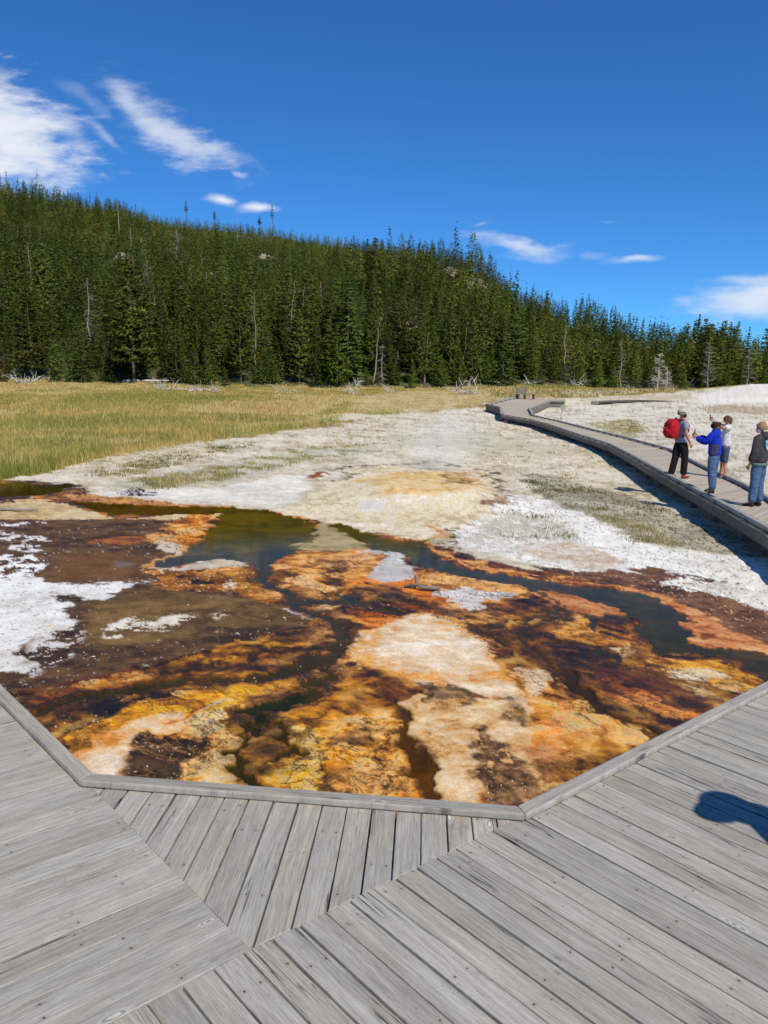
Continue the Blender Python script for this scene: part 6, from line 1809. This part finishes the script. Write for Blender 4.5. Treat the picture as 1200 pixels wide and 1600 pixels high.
for z, w, dp in rows:
    for j in range(16):
        a = 2 * math.pi * j / 16; c, s_ = math.cos(a), math.sin(a)
        e = .62
        x = w * abs(c) ** e * (1 if c > 0 else -1); y = dp * abs(s_) ** e * (1 if s_ > 0 else -1)
        vs.append((x, y, z))
m.add(vs, [(i * 16 + j, i * 16 + (j + 1) % 16, (i + 1) * 16 + (j + 1) % 16, (i + 1) * 16 + j) for i in range(6) for j in range(16)] + [tuple(range(16))[::-1], tuple(range(96, 112))])
bpk = empty('backpack', (0, 0, 0)); tag(bpk, 'bright red backpack on the back of the man in black trousers', 'backpack')
Mw = Matrix.Translation(P1.location) @ Matrix.Rotation(P1.rotation_euler.z, 4, 'Z') @ Matrix.Scale(1.8 / 1.72, 4) @ Matrix.Translation(ch_ + Vector((0, -.275, -.03)))
bpk.matrix_world = Mw
o = m.build('bag', CM['red'], bpk, True); s_ = o.modifiers.new('sub', 'SUBSURF'); s_.levels = s_.render_levels = 1
m = MB(); m.ball((0, -.155, -.08), (.12, .07, .13), 14, 10); m.build('front_pocket', CM['red'], bpk, True)
for sx in (-1, 1):
    m = MB(); m.tube([(.09 * sx, .10, .20), (.10 * sx, .20, .225), (.115 * sx, .33, .17), (.13 * sx, .405, .06), (.14 * sx, .39, -.08), (.15 * sx, .25, -.19), (.14 * sx, .08, -.20)], [.022, .026, .028, .026, .022, .016, .014], 6)
    m.build('strap', CM['redd'], bpk, True)
for sx in (-1, 1):
    m = MB(); m.tube([(.085 * sx, -.02, .235), (.10 * sx, -.135, .13), (.105 * sx, -.172, .0), (.10 * sx, -.165, -.12), (.09 * sx, -.10, -.235)], [.009] * 5, 5)
    m.build('side_webbing', CM['redd'], bpk, True)
m = MB(); m.tube([(-.15, -.06, .07), (-.09, -.155, .09), (0, -.172, .095), (.09, -.155, .09), (.15, -.06, .07)], [.007] * 5, 5); m.build('zip', CM['black'], bpk, True)
m = MB(); m.tube([(-.03, .12, .22), (-.02, .10, .265), (.02, .10, .265), (.03, .12, .22)], [.01] * 4, 6); m.build('handle', CM['redd'], bpk, True)

def phone_at(world, yaw, label, tilt=0.0):
    m = MB(); m.box((0, 0, 0), (.037, .005, .075)); o = m.build('phone', CM['phone'], None, False, .004)
    o.location = tuple(world); o.rotation_euler = (tilt, 0, yaw); return tag(o, label, 'phone')
def wpt(r, p): return Matrix.Translation(r.location) @ Matrix.Rotation(r.rotation_euler.z, 4, 'Z') @ Matrix.Scale(r.scale[0], 4) @ Vector(p)

# the one in the blue jacket, photographing
P2, J2, H2 = person('person in royal blue jacket, jeans and white cap holding out a phone', on_walk(1112, 770.5), face(-.80, .60), dict(
    J=dict(elr=(.22, .17, 1.19), wrr=(.06, .40, 1.29), ell=(-.23, .16, 1.17), wrl=(-.06, .40, 1.27), anr=(.10, .02, .09), anl=(-.10, -.04, .09)),
    hdr=(-.1, .8, .55), hdl=(.1, .8, .55), hnr=(-1, .2, 0), hnl=(1, .2, 0), hsr=-1, hsl=1, curl=.8,
    trousers=dict(mat='denim', ease=.026), top=dict(name='jacket', mat='royal', ease=.036, hem=.86, collar=.03), shoes='shoe_dark', hair=dict(mat='hair_red', down=118), cap='capw', mask='black', head_turn=.05), 1.66)
m = MB(); q = Vector(J2['nk'])
m.tube([tuple(q + Vector((.075 * math.cos(a), .07 * math.sin(a) - .012, -.01))) for a in np.linspace(0, 6.283, 13)], [.026] * 13, 8, False); m.build('collar', CM['slate'], P2, True)
ph = wpt(P2, (0, .475, 1.375)); phone_at(ph, P2.rotation_euler.z, 'small black phone held out at chin height by the person in the blue jacket', .25)

# the woman behind
P3, J3, H3 = person('woman in white t-shirt and knee length denim raising a phone behind the blue jacket', on_walk(1130, 747), face(-.95, .1), dict(
    J=dict(elr=(.27, .20, 1.42), wrr=(.10, .36, 1.58), ell=(-.27, .20, 1.40), wrl=(-.12, .38, 1.56), anr=(.10, .04, .09), anl=(-.10, -.02, .09)),
    hdr=(-.4, .5, .7), hdl=(.3, .6, .6), hnr=(-1, .1, 0), hnl=(1, .1, 0), hsr=-1, hsl=1, curl=.8,
    trousers=dict(mat='denim2', len=.5, ease=.014), top=dict(name='t_shirt', mat='white', sleeve=.5, ease=.020, hem=.85), shoes='shoe_grey', hair=dict(mat='hair_brown', down=128), head_turn=.1), 1.66)
m = MB(); q = H3(0, -.10, -.02); m.ball(q, (.05, .045, .10), 10, 8, .3); m.build('ponytail', CM['hair_brown'], P3, True)
ph = wpt(P3, (-.02, .47, 1.66)); phone_at(ph, P3.rotation_euler.z, 'upright dark phone raised at head height by the woman in white', .05)

# the youth at the right edge
P4, J4, H4 = person('youth in charcoal hoodie with cyan back print, jeans and white mask, at the right edge', on_walk(1181, 792), face(-.62, .78), dict(
    J=dict(elr=(.26, -.03, 1.13), wrr=(.27, .05, .90), ell=(-.26, -.03, 1.13), wrl=(-.27, .06, .90), anr=(.12, .0, .09), anl=(-.11, .04, .09)),
    trousers=dict(mat='denim', ease=.026), top=dict(name='hoodie', mat='hoodie', ease=.038, hem=.90), shoes='shoe_dark', hair=dict(mat='hair_sand', down=120), mask='white', head_turn=.2, head_pitch=-.15), 1.68)
m = MB(); q = Vector(J4['nk'])
m.ball(tuple(q + Vector((0, -.085, -.05))), (.12, .07, .09), 12, 8, .1); m.build('hood', CM['hoodie'], P4, True)
m = MB(); q = Vector(J4['pel'])
m.tube([tuple(q + Vector((.158 * math.cos(a), .122 * math.sin(a), -.10))) for a in np.linspace(0, 6.283, 17)], [.034] * 17, 8, False); m.build('shirt_hem', CM['green'], P4, True)
m = MB(); q = Vector(J4['che'])
def bk(x, z): return (x, -.158 + 1.1 * x * x, z)
def patch(pts):
    n0 = [tuple(q + Vector(bk(x, z))) for x, z in pts]; n1 = [(a, b_ - .006, c) for a, b_, c in n0]; k = len(pts)
    m.add(n0 + n1, [tuple(range(k))[::-1], tuple(range(k, 2 * k))] + [(i, (i + 1) % k, k + (i + 1) % k, k + i) for i in range(k)])
patch([(-.10, .06), (-.07, .09), (-.055, .05), (-.03, .10), (.0, .055), (.03, .10), (.06, .05), (.08, .09), (.105, .055), (.10, .01), (-.10, .01)])
patch([(-.105, -.005), (.105, -.005), (.105, -.025), (-.105, -.025)])
patch([(-.10, -.04), (.10, -.04), (.08, -.09), (.03, -.12), (0, -.10), (-.04, -.125), (-.08, -.085)])
m.build('back_print', CM['cyan'], P4)

# the visitor just outside the frame whose shadow falls on the boards
sv = dun(1124, 1247); sun_h = np.array([math.sin(R(27)), -math.cos(R(27))])
ft = sv + sun_h * (1.70 / math.tan(R(48)))
fw = dw((ft[0], ft[1], 0.002))
P5, J5, H5 = person('person in a cap just right of the frame, casting the head shadow on the boards', fw, face(-1, -.15), dict(
    J={}, trousers=dict(mat='denim2', ease=.02), top=dict(name='jacket', mat='slate', ease=.03, hem=.88), shoes='shoe_dark', hair=dict(mat='hair_brown', down=115), cap='cap', head_turn=.3), 1.70)

# ------------------------------------------------------------------ steam over the vent
mv = bpy.data.materials.new('steam'); mv.use_nodes = True; nt = mv.node_tree
nt.nodes.remove(nt.nodes['Principled BSDF'])
pv = N(nt, 'ShaderNodeVolumePrincipled'); pv.inputs['Color'].default_value = (1, 1, 1, 1); pv.inputs['Anisotropy'].default_value = -.2
tc = N(nt, 'ShaderNodeTexCoord'); nz = noise_n(nt, tc.outputs['Object'], 1.3, 5, .6, .6)
vl = N(nt, 'ShaderNodeVectorMath', operation='LENGTH'); mp = N(nt, 'ShaderNodeMapping'); mp.inputs['Scale'].default_value = (1 / 1.8, 1 / 1.35, 1 / 1.5)
nt.links.new(tc.outputs['Object'], mp.inputs['Vector']); nt.links.new(mp.outputs[0], vl.inputs[0])
fall = maprange(nt, vl.outputs['Value'], 1.0, .1, 0, 1, True)
den = math_n(nt, 'MULTIPLY', math_n(nt, 'MULTIPLY', maprange(nt, nz, .42, .75), fall), 1.3)
nt.links.new(den, pv.inputs['Density']); nt.links.new(pv.outputs[0], nt.nodes['Material Output'].inputs['Volume'])
m = MB(); m.ball((0, 0, 0), (1.85, 1.4, 1.55), 16, 12); st = m.build('steam', mv)
vp = unproj(np.array(690.0), np.array(735.0), terrain)
st.location = (vp[0], vp[1], vp[2] + 0.95); st.rotation_euler = (0, R(-4), 0)
tag(st, 'thin white steam rising from the hot spring cone', 'steam', kind='stuff')

# ------------------------------------------------------------------ light
SUN_AZ, SUN_EL = R(27), R(48)
to_sun = Vector((math.sin(SUN_AZ) * math.cos(SUN_EL), -math.cos(SUN_AZ) * math.cos(SUN_EL), math.sin(SUN_EL)))
ld = bpy.data.lights.new('sun', 'SUN'); ld.energy = 4.2; ld.angle = R(.53); ld.color = (1.0, .93, .79)
lo = link(bpy.data.objects.new('sun', ld)); lo.rotation_euler = (-to_sun).to_track_quat('-Z', 'Y').to_euler(); lo.location = (10, -20, 30)

w = bpy.data.worlds.new('World'); scene.world = w; w.use_nodes = True; nt = w.node_tree
bg = nt.nodes['Background']; wo = nt.nodes['World Output']
sky = N(nt, 'ShaderNodeTexSky', sky_type='NISHITA', sun_disc=False, sun_elevation=SUN_EL, sun_rotation=math.atan2(to_sun.x, to_sun.y), altitude=2200, air_density=1.0, dust_density=.7, ozone_density=4.0)
skc = mixc(nt, 1.0, sky.outputs[0], (.38, .94, 1.46, 1), 'MULTIPLY'); nt.links.new(skc, bg.inputs['Color']); bg.inputs['Strength'].default_value = .085
tc = N(nt, 'ShaderNodeTexCoord'); sp_ = N(nt, 'ShaderNodeSeparateXYZ'); nt.links.new(tc.outputs['Generated'], sp_.inputs[0])
yy = math_n(nt, 'MAXIMUM', sp_.outputs[1], .05)
cb = N(nt, 'ShaderNodeCombineXYZ'); nt.links.new(math_n(nt, 'DIVIDE', sp_.outputs[0], yy), cb.inputs[0]); nt.links.new(math_n(nt, 'DIVIDE', sp_.outputs[2], yy), cb.inputs[1])
uvw = cb.outputs[0]
wn = N(nt, 'ShaderNodeTexNoise'); wn.inputs['Scale'].default_value = 9; wn.inputs['Detail'].default_value = 6; nt.links.new(uvw, wn.inputs['Vector'])
vm = N(nt, 'ShaderNodeVectorMath', operation='SUBTRACT'); nt.links.new(wn.outputs['Color'], vm.inputs[0]); vm.inputs[1].default_value = (.5, .5, .5)
vs_ = N(nt, 'ShaderNodeVectorMath', operation='SCALE'); nt.links.new(vm.outputs[0], vs_.inputs[0]); vs_.inputs['Scale'].default_value = .05
va = N(nt, 'ShaderNodeVectorMath', operation='ADD'); nt.links.new(uvw, va.inputs[0]); nt.links.new(vs_.outputs[0], va.inputs[1])
def sky_uv(px, py):
    d = ray(px, py); return d[0] / d[1], d[2] / d[1]
total = None
NZ = {}
w.cycles.sampling_method = 'MANUAL'; w.cycles.sample_map_resolution = 512
# px, py, half length, half height, slope (degrees, down to the right), strength, softness noise
for px, py, a, b_, ang, stg, ns in [
    (20, 215, 112, 66, 22, .82, 2.4), (-10, 150, 90, 50, 40, .75, 2.4), (-40, 235, 125, 64, 10, .85, 2.0), (95, 190, 60, 18, 38, .35, 2.2), (130, 160, 60, 10, 36, .16, 1.6), (60, 265, 100, 16, 4, .4, 1.4),
    (250, 195, 98, 34, 33, .46, 2.1), (290, 222, 84, 28, 26, .40, 2.1), (345, 240, 64, 15, 16, .28, 2.1), (205, 165, 48, 18, 38, .36, 1.5), (160, 208, 34, 7, 30, .28, 1.6), (368, 269, 16, 5, 6, .42, 1.2),
    (343, 311, 23, 9, 4, .95, .9), (403, 324, 31, 10, 2, .95, .9), (800, 380, 72, 14, 6, .46, 1.6), (835, 388, 62, 15, 4, .46, 1.5), (745, 368, 40, 7, 6, .25, 1.5), (990, 409, 40, 8, -3, .62, 1.2), (935, 402, 22, 6, 0, .15, 1.5),
    (1165, 470, 105, 20, -3, .7, 1.5), (1180, 440, 62, 10, -2, .6, 1.2), (1190, 492, 110, 20, 3, .6, 1.2), (1215, 460, 70, 30, 0, .7, 1.4), (830, 405, 60, 5, 0, .14, 1.5), (742, 350, 14, 4, -10, .25, 1.4), (950, 350, 8, 3, 0, .12, 1)]:
    u0, v0 = sky_uv(px, py)
    mp = N(nt, 'ShaderNodeMapping', vector_type='TEXTURE')
    mp.inputs['Location'].default_value = (u0, v0, 0); mp.inputs['Rotation'].default_value = (0, 0, R(-ang)); mp.inputs['Scale'].default_value = (a / FPX * 1.25, b_ / FPX * 1.25, 1)
    nt.links.new(va.outputs[0], mp.inputs['Vector'])
    ln_ = N(nt, 'ShaderNodeVectorMath', operation='LENGTH'); nt.links.new(mp.outputs[0], ln_.inputs[0])
    n2 = NZ.get(ang // 12)
    if n2 is None: n2 = NZ[ang // 12] = N(nt, 'ShaderNodeTexNoise'); fresh = True
    else: fresh = False
    n2.inputs['Scale'].default_value = 2.2; n2.inputs['Detail'].default_value = 7; n2.inputs['Roughness'].default_value = .62
    if fresh:
        mp2 = N(nt, 'ShaderNodeMapping'); mp2.inputs['Rotation'].default_value = (0, 0, R(ang)); mp2.inputs['Scale'].default_value = (8, 26, 1); nt.links.new(uvw, mp2.inputs['Vector']); nt.links.new(mp2.outputs[0], n2.inputs['Vector'])
    q = math_n(nt, 'ADD', math_n(nt, 'SUBTRACT', 1.0, ln_.outputs['Value']), math_n(nt, 'MULTIPLY', math_n(nt, 'SUBTRACT', n2.outputs['Fac'], .5), ns))
    q = math_n(nt, 'MULTIPLY', maprange(nt, q, 0.0, 1.05, 0, 1, True), stg)
    if total is None: total = q
    else: total = math_n(nt, 'SUBTRACT', 1.0, math_n(nt, 'MULTIPLY', math_n(nt, 'SUBTRACT', 1.0, total), math_n(nt, 'SUBTRACT', 1.0, q)))
total = math_n(nt, 'MULTIPLY', total, maprange(nt, sp_.outputs[1], .04, .08))
cbg = N(nt, 'ShaderNodeBackground', ins={'Color': (.86, .90, .96, 1), 'Strength': .92})
mx = N(nt, 'ShaderNodeMixShader'); nt.links.new(total, mx.inputs[0]); nt.links.new(bg.outputs[0], mx.inputs[1]); nt.links.new(cbg.outputs[0], mx.inputs[2])
nt.links.new(mx.outputs[0], wo.inputs['Surface'])

scene.view_settings.view_transform = 'Standard'
scene.view_settings.look = 'None'
scene.view_settings.exposure = 0.1
scene.view_settings.gamma = 1.0
scene.cycles.max_bounces = 6
scene.cycles.transparent_max_bounces = 8
scene.cycles.volume_bounces = 3
